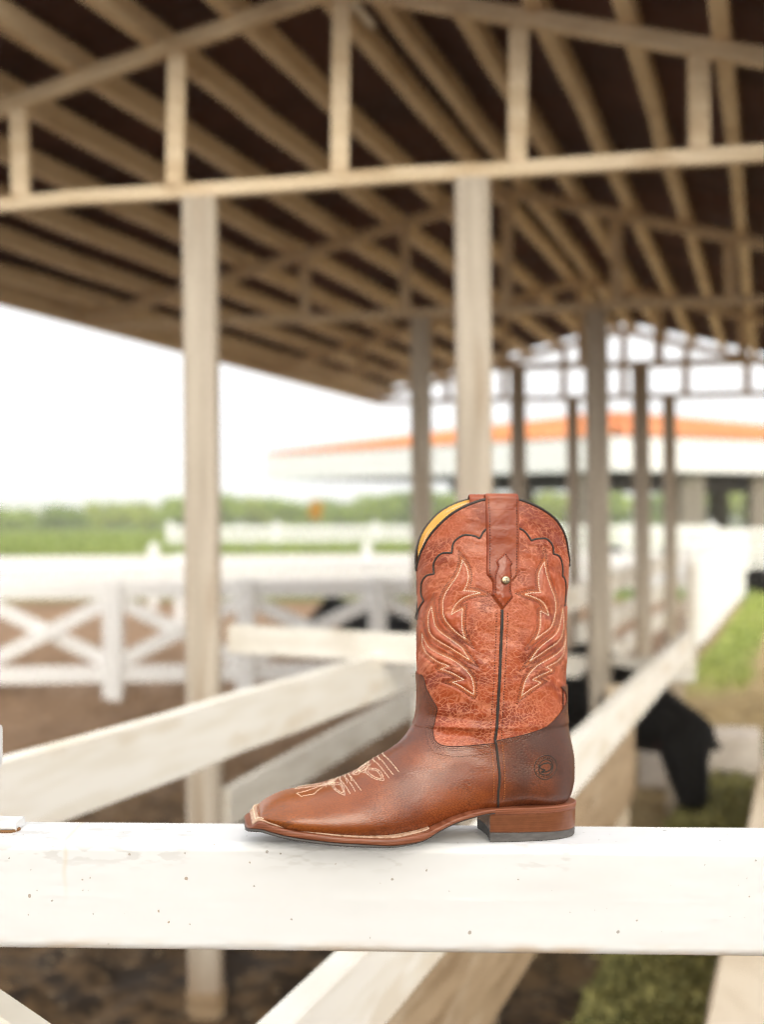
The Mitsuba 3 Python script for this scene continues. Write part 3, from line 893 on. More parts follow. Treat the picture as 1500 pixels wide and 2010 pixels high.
#        T(u, v)        B(u, v)   y of B  half width  foot blend
ST = [((508, 1591), (509, 1597), -.012, .012, 1), ((509.5, 1585.5), (510, 1602), -.018, .018, 1), ((513.5, 1578.5), (514, 1607), -.024, .0245, 1), ((522, 1570.5), (525, 1611), -.030, .0300, 1), ((540, 1561), (541, 1616), -.035, .0360, 1),
      ((566, 1551.5), (567, 1625), -.041, .0425, 1), ((603, 1543.5), (620, 1634), -.045, .0465, 1), ((647, 1533), (673, 1640), -.047, .049, 1), ((677, 1522.5), (727, 1642), -.047, .0495, 1), ((706, 1508.5), (767, 1641), -.045, .0475, 1),
      ((736, 1488.5), (807, 1635), -.040, .044, 1), ((765, 1472), (845, 1623), -.036, .0405, .95), ((786, 1456), (892, 1603), -.032, .0375, .85), ((799, 1441), (933, 1592), -.030, .0355, .75), ((808, 1428), (964, 1588), -.029, .0345, .65),
      ((814, 1418), (1005, 1586), -.029, .0345, .55), ((818, 1408), (1047, 1585), -.028, .0345, .5), ((820, 1400), (1088, 1579), -.018, .0345, .42), ((821, 1392), (1113, 1568), -.006, .0345, .36), ((821.5, 1384), (1122, 1550), 0, .0345, .3),
      ((821.5, 1374), (1126.5, 1524), 0, .035, .22), ((821, 1362), (1126.5, 1496), 0, .0355, .15), ((820.5, 1348), (1122, 1460), 0, .036, .08), ((820, 1334), (1114.5, 1422), 0, .037, .04), ((819, 1316), (1111, 1385), 0, .038, 0),
      ((818.5, 1290), (1111, 1335), 0, .0395, 0), ((818, 1250), (1112, 1275), 0, .041, 0), ((818.5, 1200), (1113, 1210), 0, .042, 0), ((817, 1150), (1115, 1150), 0, .0415, 0), ((815.5, 1110), (1118, 1105), 0, .040, 0), ((814, 1050), (1120.5, 1050), 0, .0385, 0), ((812, 950), (1121, 950), 0, .037, 0)]
ST = [(a, (b[0], b[1] + (0 if i > 15 else np.interp(i, [0, 2, 5, 12, 15], [0, 2, 8, 8, 3]))), y, w, f) for i, (a, b, y, w, f) in enumerate(ST)]
Tt = np.array([loc(*s[0]) for s in ST]); Bb = np.array([loc(*s[1], s[2]) for s in ST])
wid = np.array([s[3] for s in ST]); foot = np.array([float(s[4]) for s in ST])
par = np.r_[0, np.cumsum(.5 * np.linalg.norm(np.diff(Tt, axis=0), axis=1) + .5 * np.linalg.norm(np.diff(Bb, axis=0), axis=1))]
NS, NP = 420, 260
sgrid = np.interp(np.linspace(0, 1, NS), np.linspace(0, 1, len(par)), par)
sgrid = .35 * sgrid + .65 * np.linspace(0, par[-1], NS)
wi = PchipInterpolator(par, wid)(sgrid); fi = np.clip(PchipInterpolator(par, foot)(sgrid), 0, 1)
ph = np.linspace(-np.pi / 2, 1.5 * np.pi, NP, endpoint=False)
sn, cs = np.sin(ph), np.cos(ph)
tt0 = (1 + sn) / 2


def loft(Tc, Bc, w, f):
    t_ = tt0[None] ** (1 + .55 * f[:, None])
    y_ = np.sign(cs)[None] * np.abs(cs)[None] ** (.86 - .06 * f[:, None])
    XZ = Bc[:, None] + (Tc - Bc)[:, None] * t_[..., None]
    return np.stack([XZ[..., 0], -y_ * w[:, None], XZ[..., 1]], -1)         # near side first: -y faces the camera


def seen(V):
    """Photograph pixels of local points."""
    P = OB + V[..., 0:1] * EX + V[..., 1:2] * EY + V[..., 2:3] * EZ - CAM
    dep = P @ FWD
    return np.stack([U0 + F_PX * P[..., 0] / dep, V0 - F_PX * (P @ UPV) / dep], -1)


for _ in range(5):              # the outlines traced are silhouettes, not the middle line: draw the sections in to match
    S = seen(loft(Tt, Bb, wid, foot))
    for i in range(len(ST)):
        t_px, b_px = np.array(ST[i][0], float), np.array(ST[i][1], float)
        dpx = (t_px - b_px) / np.linalg.norm(t_px - b_px)
        ex = (S[i] @ dpx).max() - t_px @ dpx
        dl_ = Tt[i] - Bb[i]
        dl_ /= np.linalg.norm(dl_)
        Tt[i] -= dl_ * ex / 2250 * .8
        if ST[i][2] == 0 or i >= 17:
            ex = b_px @ dpx - (S[i] @ dpx).min()
            Bb[i] += dl_ * ex / 2250 * .8
Ti = PchipInterpolator(par, Tt)(sgrid); Bi = PchipInterpolator(par, Bb)(sgrid)
BV = loft(Ti, Bi, wi, fi)
BV = BV.reshape(-1, 3)
i_, j_ = np.meshgrid(np.arange(NS - 1), np.arange(NP), indexing='ij')
BQ = np.stack([i_ * NP + j_, (i_ + 1) * NP + j_, (i_ + 1) * NP + (j_ + 1) % NP, i_ * NP + (j_ + 1) % NP], -1).reshape(-1, 4)
BF = np.vstack([BQ[:, [0, 1, 2]], BQ[:, [0, 2, 3]]])
c0 = len(BV)
BV = np.vstack([BV, BV[:NP].mean(0)])
BF = np.vstack([BF, [(c0, (j + 1) % NP, j) for j in range(NP)]])


def vnormals(V, F):
    fn = np.cross(V[F[:, 1]] - V[F[:, 0]], V[F[:, 2]] - V[F[:, 0]])
    N = np.zeros_like(V)
    for k in range(3):
        np.add.at(N, F[:, k], fn)
    return N / (np.linalg.norm(N, axis=1, keepdims=True) + 1e-20)


BN = vnormals(BV, BF)
if (BN[:, 1] * BV[:, 1]).sum() < 0:
    BF = BF[:, ::-1]; BN = -BN

YN = -.040


_o = np.nonzero((BV[:, 1] < -.0002) & (BN[:, 1] < -.01))[0]
SURF0 = LinearNDInterpolator(BV[_o][:, [0, 2]], BV[_o][:, 1])
KD0 = cKDTree(BV[_o][:, [0, 2]])


def L2(pts, y=YN):
    """Where sightings of the near side lie on the upper: (X, Z) found by walking along the line of sight to its surface."""
    out = []
    ys = np.linspace(-.075, .004, 240)
    for u, v in pts:
        d0, d1 = loc(u, v, ys[0]), loc(u, v, ys[-1])
        P = d0 + (d1 - d0) * ((ys - ys[0]) / (ys[-1] - ys[0]))[:, None]
        h = SURF0(P).ravel()
        g = np.where(np.isfinite(h), h - ys, 1.0)
        hit = np.nonzero(g <= 0)[0]
        k = hit[0] if len(hit) else int(np.argmin(KD0.query(P)[0]))
        out.append(P[k])
    return np.array(out)


# --- stitched flames, in photograph pixels of the near side
W1 = [(907.5, 1100), (904, 1116), (896, 1133), (882.5, 1152.5), (873.5, 1168), (869.5, 1185), (869.5, 1202), (873.5, 1215), (883, 1228), (896, 1240.5), (914, 1254), (909.7, 1244), (907, 1231), (906.3, 1216), (908.6, 1194.5), (896, 1200), (886, 1206), (891.6, 1191), (904, 1177.5), (918.8, 1169.5), (943.7, 1164), (929, 1160.5), (909.7, 1159.5), (916.5, 1147), (919.4, 1131), (916.5, 1115)]
W2 = [(847.4, 1191), (841, 1210), (841, 1225), (843, 1239), (850.8, 1250.6), (865.5, 1260.8), (882.5, 1270), (898.4, 1280), (912, 1288.6), (921.6, 1295), (915.4, 1285.7), (906.3, 1271), (891.6, 1259.7), (875.7, 1248.3), (862, 1238), (854, 1226.8), (851.5, 1216), (849, 1202)]
W3 = [(828.7, 1244.4), (828.7, 1257.4), (831, 1268.7), (837, 1281), (847.4, 1290), (858.7, 1298), (871, 1303), (882, 1307), (864.4, 1313), (883.7, 1318.6), (897, 1325.4), (911, 1333.3), (888, 1338.4), (900.7, 1344), (914.3, 1352.6), (929.6, 1363), (929, 1345.8), (925.6, 1330), (915.4, 1316.3), (903, 1305), (888, 1294.8), (871, 1287), (855, 1279), (840.6, 1268.7), (832.7, 1255)]
R1 = [(1068.5, 1103.5), (1062, 1116), (1057, 1129), (1057, 1142), (1059, 1156), (1061, 1163), (1045, 1163.5), (1030, 1166.5), (1050, 1173), (1064, 1181), (1072, 1192), (1077.5, 1208.5), (1061, 1198), (1061, 1210), (1060.5, 1228), (1056, 1245), (1050, 1255.5), (1064, 1244), (1078, 1234), (1086, 1220), (1089.5, 1205), (1091, 1190), (1089, 1175), (1084, 1160), (1078, 1143), (1073, 1128), (1070, 1113)]
R2 = [(1104.5, 1195), (1101.5, 1215), (1098.5, 1228), (1093, 1241), (1080, 1254), (1068, 1263), (1056, 1274), (1048, 1285), (1040, 1297), (1056, 1286), (1075, 1273), (1091, 1262), (1100, 1251), (1104.5, 1238), (1106.5, 1228), (1106, 1213)]
R3 = [(1109.5, 1248), (1107, 1266), (1099, 1278), (1084, 1289), (1070, 1297), (1056, 1305), (1045, 1315), (1036, 1327), (1030, 1341), (1026, 1356), (1024, 1365), (1040, 1353), (1062, 1339.5), (1045, 1333.5), (1060, 1325), (1084, 1315), (1071, 1309), (1085, 1302), (1098, 1293), (1105, 1282), (1108.5, 1265)]
FLAMES = [L2(w) for w in (W1, W2, W3, R1, R2, R3)]


def flame_ring(P, off):
    """The outline of a flame moved outwards by off metres, smoothed but with its tips kept."""
    ang = []
    n_ = len(P)
    for i in range(n_):
        a, b = P[i] - P[i - 1], P[(i + 1) % n_] - P[i]
        ang.append(abs(math.atan2(a[0] * b[1] - a[1] * b[0], a @ b)))
    corners = [i for i in range(n_) if ang[i] > .85]
    s0 = corners[0]
    Q = np.vstack([P[s0:], P[:s0 + 1]])
    C = smooth_line(Q, .0008, [c - s0 if c >= s0 else c - s0 + n_ for c in corners])
    pg = Polygon(C).buffer(0)
    if off:
        pg = pg.buffer(off, join_style=2, mitre_limit=4)
    if pg.geom_type != 'Polygon':
        pg = max(pg.geoms, key=lambda g: g.area)
    return np.array(pg.exterior.coords)


px = 1 / 2230.0
RINGS = [[flame_ring(P, o * px) for o in (0, 2.3, 4.6, 6.8)] for P in FLAMES]
SCL = [(958, 1036), (949.6, 1043.6), (943, 1055), (940.8, 1057), (932, 1052.4), (914.4, 1050), (899, 1056.8), (890, 1067.8), (887.5, 1085.4), (872.6, 1085.4), (858.3, 1094), (851.7, 1109.6), (853.3, 1127), (841.7, 1128.7), (831.5, 1137.8), (828, 1150), (828, 1164), (833.5, 1179.5), (827, 1189), (821.5, 1202), (818.5, 1216)]
SCR = [(1019, 1037), (1028.8, 1042.5), (1038.7, 1054.6), (1043, 1061.6), (1053, 1058), (1068.4, 1056.8), (1080.5, 1064.5), (1086, 1078.8), (1086, 1087.6), (1094.8, 1089.8), (1102, 1100.8), (1104.5, 1118), (1104, 1131), (1108.5, 1136), (1110.5, 1148), (1111, 1165), (1110, 1180), (1109.5, 1190)]
SC_L = smooth_line(L2(SCL), .0008, [3, 8, 12, 17]); SC_R = smooth_line(L2(SCR), .0008, [3, 8, 12])
RIM = [(814, 1120), (818, 1119), (824, 1092), (833, 1070), (846, 1048), (866, 1026), (888, 1007.3), (910, 995), (932, 986), (954, 980), (986, 976.5), (1020, 981), (1042, 988.6), (1068.4, 1002), (1092.6, 1021.6), (1106, 1043.6), (1113, 1065.6), (1116, 1085.4), (1118, 1110), (1121, 1125)]
RM = L2(RIM)
RM[:, 0] = np.maximum.accumulate(RM[:, 0]) + 1e-5 * np.arange(len(RM))
rim_f = PchipInterpolator(RM[:, 0], RM[:, 1])


def zrim(x):
    return rim_f(np.clip(x, RM[0, 0], RM[-1, 0]))


VAMP = [(800, 1318), (819, 1321), (826, 1323), (832, 1330), (837, 1349.5), (849.5, 1374), (858, 1391), (854, 1413.6), (849.5, 1433), (854, 1453), (869, 1463), (894, 1465.4), (933, 1462), (973, 1458)]
COUNT = [(973, 1454), (987.6, 1450.6), (1032, 1440.7), (1071.5, 1426), (1091, 1408.7), (1104, 1389), (1110, 1374), (1125, 1360)]
SEAM = [(985, 1196), (984.5, 1230), (982.5, 1280), (979.5, 1340), (977.4, 1380), (975.4, 1421), (972, 1452), (974, 1462.7), (977.4, 1493.7), (980.5, 1524.7), (977.4, 1557.7), (973, 1584)]
VA = smooth_line(L2(VAMP), .001, []); CO = smooth_line(L2(COUNT), .001, []); SE = smooth_line(L2(SEAM), .001, [])
seam_low = SE[SE[:, 1] < VA[-1, 1] + .001]

# --- quilted relief of the shaft: sunk along the stitches and the scallop seam
xz = BV[:, [0, 2]]
pts = shapely.points(xz)
near_shaft = (xz[:, 1] > loc(900, 1420)[1]) & (np.abs(BV[:, 1]) > .004)
lines = MultiLineString([LineString(r) for rr in RINGS for r in (rr[0], rr[2], rr[3])])
idx = np.nonzero(near_shaft)[0]
dl = shapely.distance(pts[idx], lines)
disp = np.zeros(len(BV))
disp[idx] -= .0007 * np.exp(-(dl / .0013) ** 2)
for rr in RINGS:
    inside = shapely.contains(Polygon(rr[0]).buffer(0), pts[idx])
    di = shapely.distance(pts[idx], LineString(rr[0]))
    disp[idx] += np.where(inside, .0011 * (1 - np.exp(-(di / .0022) ** 2)), 0)
scal = MultiLineString([LineString(SC_L), LineString(SC_R)])
ds = shapely.distance(pts[idx], scal)
disp[idx] -= .0006 * np.exp(-(ds / .0016) ** 2)
# the lower panel below the scallops lies over the yoke: 0.7 mm proud
arch = np.vstack([SC_L[::-1], SC_R])
low_panel = Polygon(np.vstack([arch, [[arch[-1, 0] + .03, arch[-1, 1]], [arch[-1, 0] + .03, -.05], [arch[0, 0] - .03, -.05], [arch[0, 0] - .03, arch[0, 1]]]])).buffer(0)
sd_ = np.where(shapely.contains(low_panel, pts[idx]), 1, -1) * ds
under = (BV[idx, 0] > arch[len(SC_L) - 1, 0] - .001) & (BV[idx, 0] < arch[len(SC_L), 0] + .001)
disp[idx] += .0008 * (1 / (1 + np.exp(-sd_ / np.where(under, .005, .0004))))
# soft dents and the folds above the vamp
q3 = BV * [26, 26, 36]
disp += .0028 * (meshkit.fbm(q3, 3, 11) - .5) * np.clip((BV[:, 2] - .06) / .05, 0, 1)
fold = loc(900, 1433, YN)[1]
wv = BV[:, 2] + .004 * (meshkit.noise(BV * [40, 40, 10], 3) - .5)
for k_, (zf, am) in enumerate(((fold, .0020), (fold + .008, -.0016), (fold - .007, -.0012))):
    disp += am * np.exp(-((wv - zf) / .0032) ** 2) * np.clip((loc(985, 1433, YN)[0] - BV[:, 0]) / .03, 0, 1) * np.clip((BV[:, 0] - loc(846, 1433, YN)[0]) / .012, 0, 1) * .8
BV = BV + BN * disp[:, None]
BN = vnormals(BV, BF)


def clip(V, F, f):
    """The part of the surface where f <= 0, its cut triangles split along the zero line."""
    F = np.asarray(F)
    s = f <= 0
    cnt = s[F].sum(1)
    out = [F[cnt == 3]]
    Vn, base, cache = [], len(V), {}

    def cut(a, b):
        key = (min(a, b), max(a, b))
        if key not in cache:
            t = f[a] / (f[a] - f[b])
            cache[key] = base + len(Vn)
            Vn.append(V[a] + (V[b] - V[a]) * t)
        return cache[key]

    extra = []
    for tri in F[(cnt == 1) | (cnt == 2)]:
        for k in range(3):
            a, b, c = tri[k], tri[(k + 1) % 3], tri[(k + 2) % 3]
            if s[a] and not s[b] and not s[c]:
                extra.append((a, cut(a, b), cut(c, a)))
            elif s[a] and s[b] and not s[c]:
                p, q_ = cut(b, c), cut(c, a)
                extra += [(a, b, p), (a, p, q_)]
    V = np.vstack([V, np.array(Vn).reshape(-1, 3)])
    F = np.vstack([out[0], np.array(extra, int).reshape(-1, 3)])
    use, inv = np.unique(F, return_inverse=True)
    return V[use], inv.reshape(-1, 3)


def signed(poly, P):
    p = shapely.points(P)
    dd = shapely.distance(p, poly.exterior)
    return np.where(shapely.contains(poly, p), -dd, dd)


def shell(V, F, up, down):
    """A skin from up metres above the surface to down metres below along its rim only."""
    N = vnormals(V, F)
    e = np.vstack([F[:, [0, 1]], F[:, [1, 2]], F[:, [2, 0]]])
    key = np.sort(e, 1)
    _, ind, cn = np.unique(key, axis=0, return_index=True, return_counts=True)
    be = e[ind[cn == 1]]
    O, I = V + N * up, V - N * down
    n_ = len(V)
    sk = np.vstack([np.stack([be[:, 1], be[:, 0], be[:, 0] + n_], 1), np.stack([be[:, 1], be[:, 0] + n_, be[:, 1] + n_], 1)])
    return np.vstack([O, I]), np.vstack([F, sk])


boot = thing('cowboy_boot', 'orange and brown leather cowboy boot with stitched flames standing on the white rail', 'boot')
f_rim = BV[:, 2] - zrim(BV[:, 0])
f_ank = (loc(900, 1500)[1]) - BV[:, 2]
sv, sf = clip(BV, BF, f_rim)
sv, sf = clip(sv, sf, loc(900, 1500)[1] - sv[:, 2])
obj('shaft', (W(sv), sf), 'leather_orange', boot, smooth=True)
# lining, 2.4 mm inside
LV = BV - BN * .0024
lv, lf = clip(LV, BF, LV[:, 2] - zrim(LV[:, 0]))
lv, lf = clip(lv, lf, .10 - lv[:, 2])
obj('lining', (W(lv), lf[:, ::-1]), 'lining', boot, smooth=True)
low = -.05
vp = Polygon(np.vstack([VA, seam_low[seam_low[:, 1] < VA[-1, 1]], [[seam_low[-1, 0], low], [-.40, low], [-.40, VA[0, 1]]]])).buffer(0)
cp = Polygon(np.vstack([CO[::-1], seam_low[seam_low[:, 1] < CO[0, 1]], [[seam_low[-1, 0], low], [.25, low], [.25, CO[-1, 1]]]])).buffer(0)
for nm, pg in (('vamp', vp), ('heel_counter', cp)):
    sel = BV
    v, f = clip(BV, BF, signed(pg, BV[:, [0, 2]]))
    v, f = shell(v, f, .0011, .0006)
    obj(nm, (W(v), f), 'leather_brown', boot, smooth=50)
tag(f'{boot}__heel_counter', 'darker brown heel leather with a round stamp')

# --- points on the side of the upper
half = [(0, BV[:, 1] < -.0008), (1, BV[:, 1] > .0008)]
ORD = np.nonzero((BV[:, 1] < -.0006) & (BN[:, 1] < -.02))[0]
SURF = LinearNDInterpolator(BV[ORD][:, [0, 2]], np.hstack([BV[ORD][:, 1:2], BN[ORD]]))


def on_side(P, side=-1):
    """Local points and normals on the near (-1) or far (1) side at the (X, Z) given; rows off the boot are dropped."""
    r = SURF(np.asarray(P))
    ok = np.isfinite(r).all(1)
    P, r = np.asarray(P)[ok], r[ok]
    pts3 = np.stack([P[:, 0], r[:, 0] * -side, P[:, 1]], 1)
    nn = r[:, 1:4] * [1, -side, 1]
    return pts3, nn / (np.linalg.norm(nn, axis=1, keepdims=True) + 1e-12)


def dashes(P, pitch, length, r, lift):
    """Stitches along a line on both sides of the boot."""
    out = []
    for side in (-1, 1):
        c = resample(P, pitch)
        p, nn = on_side(c, side)
        if len(p) < 3:
            continue
        t = np.gradient(p, axis=0)
        step = np.linalg.norm(np.diff(p, axis=0), axis=1)
        good = np.r_[step, step[-1]] < pitch * 3
        t /= np.linalg.norm(t, axis=1, keepdims=True) + 1e-12
        p, nn, t = p[good], nn[good], t[good]
        b = np.cross(nn, t)
        c = p + nn * lift
        a_, b_, n_ = t * length / 2, b * r, nn * r * .8
        V = np.stack([c - a_, c - b_ - .3 * a_, c + n_ - .4 * a_, c + b_ - .3 * a_, c - b_ + .3 * a_, c + n_ + .4 * a_, c + b_ + .3 * a_, c + a_], 1)
        k = np.arange(len(p))[:, None] * 8
        F = np.vstack([k + q_ for q_ in ([0, 1, 2], [0, 2, 3], [1, 4, 5], [1, 5, 2], [2, 5, 6], [2, 6, 3], [4, 7, 5], [5, 7, 6])])
        if side > 0:
            F = F[:, ::-1]
        out.append((V.reshape(-1, 3), F))
    return out


def cord(P, r, lift, flat=1.0, sides=8):
    out = []
    for side in (-1, 1):
        p, nn = on_side(P, side)
        if len(p) > 3:
            out.append(tube(p + nn * lift, r, sides, normals=nn, flat=flat))
    return out


def put(name, parts, bsdf, parent=boot, kind=None, smooth=False):
    v, f = cat_mesh(parts)
    k = obj(name, (W(v), f), bsdf, parent, smooth=smooth)
    if kind:
        labels[k] = {'kind': kind}
    return k


st = {c: [] for c in ('white', 'tan', 'brown', 'dark')}
for rr in RINGS:
    st['white'] += dashes(rr[0], 3.4 * px, 3.2 * px, 1.05 * px, .0002)
    st['tan'] += dashes(rr[1], 3.2 * px, 2.7 * px, .85 * px, .0001)
    st['brown'] += dashes(rr[2], 3.2 * px, 2.6 * px, .8 * px, .0001)
    st['dark'] += dashes(rr[3], 3.4 * px, 2.4 * px, .85 * px, .0001)
# edge stitching of vamp, counter, seam and rim
UPW = .0011


def offset(P, o):
    t = np.gradient(P, axis=0); t /= np.linalg.norm(t, axis=1, keepdims=True)
    return P + np.stack([-t[:, 1], t[:, 0]], 1) * o


for o in (-3.2, -6.4):
    st['dark'] += dashes(offset(VA[6:], o * px), 3.8 * px, 2.4 * px, .95 * px, UPW + .0001)
    st['dark'] += dashes(offset(CO[4:], o * px), 3.8 * px, 2.4 * px, .95 * px, UPW + .0001)
BACK = smooth_line(L2([(838, 1352), (840, 1375), (843, 1402), (836, 1432), (842, 1462), (862, 1480), (900, 1484), (964, 1476)]), .001)
st['dark'] += dashes(BACK, 4.2 * px, 2.6 * px, .95 * px, UPW + .0001)
SL = smooth_line(L2([(974, 1204), (973, 1260), (968.5, 1340), (965, 1400), (962, 1452)]), .001); SLb = smooth_line(L2([(963, 1460), (967, 1485), (969.5, 1525), (967.5, 1570)]), .001)
SR = smooth_line(L2([(996, 1204), (994.5, 1260), (990, 1340), (987, 1400), (985, 1448)]), .001); SRb = smooth_line(L2([(985.5, 1458), (989, 1490), (991, 1525), (988, 1570)]), .001)
for P in (SL, SR):
    st['dark'] += dashes(P, 5.0 * px, 3.2 * px, 1.0 * px, .0001)
for P in (SLb, SRb):
    st['tan'] += dashes(P, 4.6 * px, 3.0 * px, .75 * px, UPW + .0001)
RM_s = smooth_line(RM[2:-2], .001)
st['brown'] += dashes(offset(RM_s, -6 * px), 3.6 * px, 2.2 * px, .65 * px, .0001)
# toe stitching
TOE = [[(751, 1480.7), (763, 1491.5), (774, 1503.7), (784.7, 1518)], [(741, 1486), (752.5, 1496), (763, 1510), (774.7, 1523.7)], [(732.5, 1492), (744.8, 1503), (754, 1514.5), (764.7, 1529)],
       [(683.5, 1519.8), (692.7, 1529.8), (701, 1541), (709.5, 1552.8)], [(673.5, 1523), (685, 1534.4), (698.8, 1556.6)], [(663.5, 1526.7), (675.8, 1540.5), (688.8, 1560.5)],
       [(716, 1512.5), (725, 1509), (739, 1510.5), (749.4, 1518), (754, 1533), (740, 1531), (728, 1525), (719.5, 1516), (722.5, 1508.5), (730, 1502)],
       [(724.5, 1512.5), (737, 1513), (746, 1519.5), (750.5, 1529.5), (741, 1528), (730, 1522), (724, 1516), (724.5, 1512.5)],
       [(648, 1541), (656, 1537.5), (666.6, 1538.5), (675.8, 1547.5), (677.3, 1563), (665, 1557), (655.9, 1549.7), (651.5, 1541), (655, 1534)],
       [(657, 1541.5), (666, 1541.5), (673, 1549), (674.2, 1558.5), (665.5, 1554), (658, 1547.5), (657, 1541.5)],
       [(579, 1550.5), (590, 1545), (616, 1541.5), (632, 1540.5)], [(579, 1550.5), (593, 1548.6), (616, 1545.5), (636, 1543)], [(632, 1540.5), (637, 1544.5), (643.6, 1538), (648.5, 1543.5), (652, 1537), (660, 1533)],
       [(636, 1538), (644, 1541), (650, 1535.5), (656, 1533)], [(692.7, 1520.6), (703.4, 1512.5), (711, 1516), (717, 1519), (719, 1513)], [(692.7, 1520.6), (705, 1515.5), (712, 1510), (720, 1505)], [(703.4, 1512.5), (711, 1507), (718, 1502.5), (730, 1501.5)]]
view = (BV * [1, 1, 1])
eye = np.array([(CAM - OB) @ EX, (CAM - OB) @ EY, (CAM - OB) @ EZ])
to_eye = eye - BV
to_eye /= np.linalg.norm(to_eye, axis=1, keepdims=True)
front = np.nonzero(((BN * to_eye).sum(1) > .03) & (BV[:, 0] < -.02) & (BV[:, 2] > .012))[0]
SIGHT = LinearNDInterpolator(seen(BV[front]), np.hstack([BV[front], BN[front]]))
for ln in TOE:
    r = SIGHT(smooth_line(np.array(ln, float), .8))
    r = r[np.isfinite(r).all(1)]
    if len(r) < 3:
        continue
    r = resample(r, 3.0 * px) if 0 else r
    s_ = np.r_[0, np.cumsum(np.linalg.norm(np.diff(r[:, :3], axis=0), axis=1))]
    q_ = np.arange(0, s_[-1], 3.0 * px)
    r = np.stack([np.interp(q_, s_, r[:, k]) for k in range(6)], 1)
    for mir in (1, -1):
        p, nn = r[:, :3] * [1, mir, 1], r[:, 3:] * [1, mir, 1]
        nn = nn / np.linalg.norm(nn, axis=1, keepdims=True)
        if len(p) > 2:
            st['white'].append(tube(p + nn * (UPW + .0001), .48 * px, 6, normals=nn))
# strap and tab stitching is added below
STRAP = [(953, 1000), (955.5, 1080), (954.3, 1118), (955.5, 1128), (962.5, 1136.5), (966.5, 1143), (966.7, 1158), (963.3, 1167.3), (985.3, 1198), (1006.7, 1172), (1003.5, 1161), (1002.7, 1147), (1004.5, 1140), (1011, 1134.7), (1015, 1129), (1016.7, 1119), (1018.7, 1080), (1018, 1000)]
TAB = [(991, 1085), (972, 1101), (975.5, 1112), (970.5, 1126), (968.5, 1140), (969.5, 1160), (966, 1167.5), (985.3, 1195.5), (1005, 1171), (1000.5, 1159), (1000.8, 1146), (1003.5, 1128), (1001.5, 1113), (1005.5, 1106)]
SP, TP = L2(STRAP), L2(TAB)
strapL = smooth_line(L2([(958.5, 976), (961.5, 1060), (961, 1118), (962.5, 1131)]), .001); strapR = smooth_line(L2([(1013, 976), (1013.5, 1060), (1012, 1112), (1011, 1130)]), .001)


def patch(poly, thick, step=.0012, lift=0.0, side=-1, puff=0.0, open_top=False):
    """A leather patch of the given (X, Z) outline lying on one side of the boot."""
    pg = Polygon(poly)
    x0, z0, x1, z1 = pg.bounds
    gx_, gz_ = np.arange(x0, x1 + step, step), np.arange(z0, z1 + step, step)
    GX, GZ = np.meshgrid(gx_, gz_, indexing='ij')
    V2 = np.stack([GX.ravel(), GZ.ravel()], 1)
    nz = len(gz_)
    a, b = np.meshgrid(np.arange(len(gx_) - 1), np.arange(nz - 1), indexing='ij')
    Q = np.stack([a * nz + b, (a + 1) * nz + b, (a + 1) * nz + b + 1, a * nz + b + 1], -1).reshape(-1, 4)
    F = np.vstack([Q[:, [0, 1, 2]], Q[:, [0, 2, 3]]])
    v, f = clip(np.hstack([V2, np.zeros((len(V2), 1))]), F, signed(pg, V2))
    P = v[:, :2]
    r = SURF(P)
    bad = ~np.isfinite(r).all(1)
    if bad.any():
        tr_ = cKDTree(BV[ORD][:, [0, 2]])
        j = tr_.query(P[bad])[1]
        r[bad] = np.hstack([BV[ORD][j][:, 1:2], BN[ORD][j]])
    p3 = np.stack([P[:, 0], r[:, 0] * -side, P[:, 1]], 1); nn = r[:, 1:4] * [1, -side, 1]
    nn /= np.linalg.norm(nn, axis=1, keepdims=True)
    e = shapely.distance(shapely.points(P), LineString(poly) if open_top else pg.exterior)
    prof = np.sqrt(np.clip(e / .0012, 0, 1)) * thick + puff * np.clip(e / .006, 0, 1)
    top = p3 + nn * (lift + .3 * thick + .7 * prof)[:, None]
    if side < 0:
        f = f[:, ::-1] if np.cross(top[f[0, 1]] - top[f[0, 0]], top[f[0, 2]] - top[f[0, 0]]) @ nn[f[0, 0]] < 0 else f
    else:
        f = f[:, ::-1] if np.cross(top[f[0, 1]] - top[f[0, 0]], top[f[0, 2]] - top[f[0, 0]]) @ nn[f[0, 0]] < 0 else f
    # rim skirt
    E = np.vstack([f[:, [0, 1]], f[:, [1, 2]], f[:, [2, 0]]])
    _, ind, cn = np.unique(np.sort(E, 1), axis=0, return_index=True, return_counts=True)
    be = E[ind[cn == 1]]
    n_ = len(top)
    sk = np.vstack([np.stack([be[:, 1], be[:, 0], be[:, 0] + n_], 1), np.stack([be[:, 1], be[:, 0] + n_, be[:, 1] + n_], 1)])
    return np.vstack([top, p3 + nn * (lift - .0006)[..., None] if np.ndim(lift) else p3 + nn * (lift - .0006)]), np.vstack([f, sk])


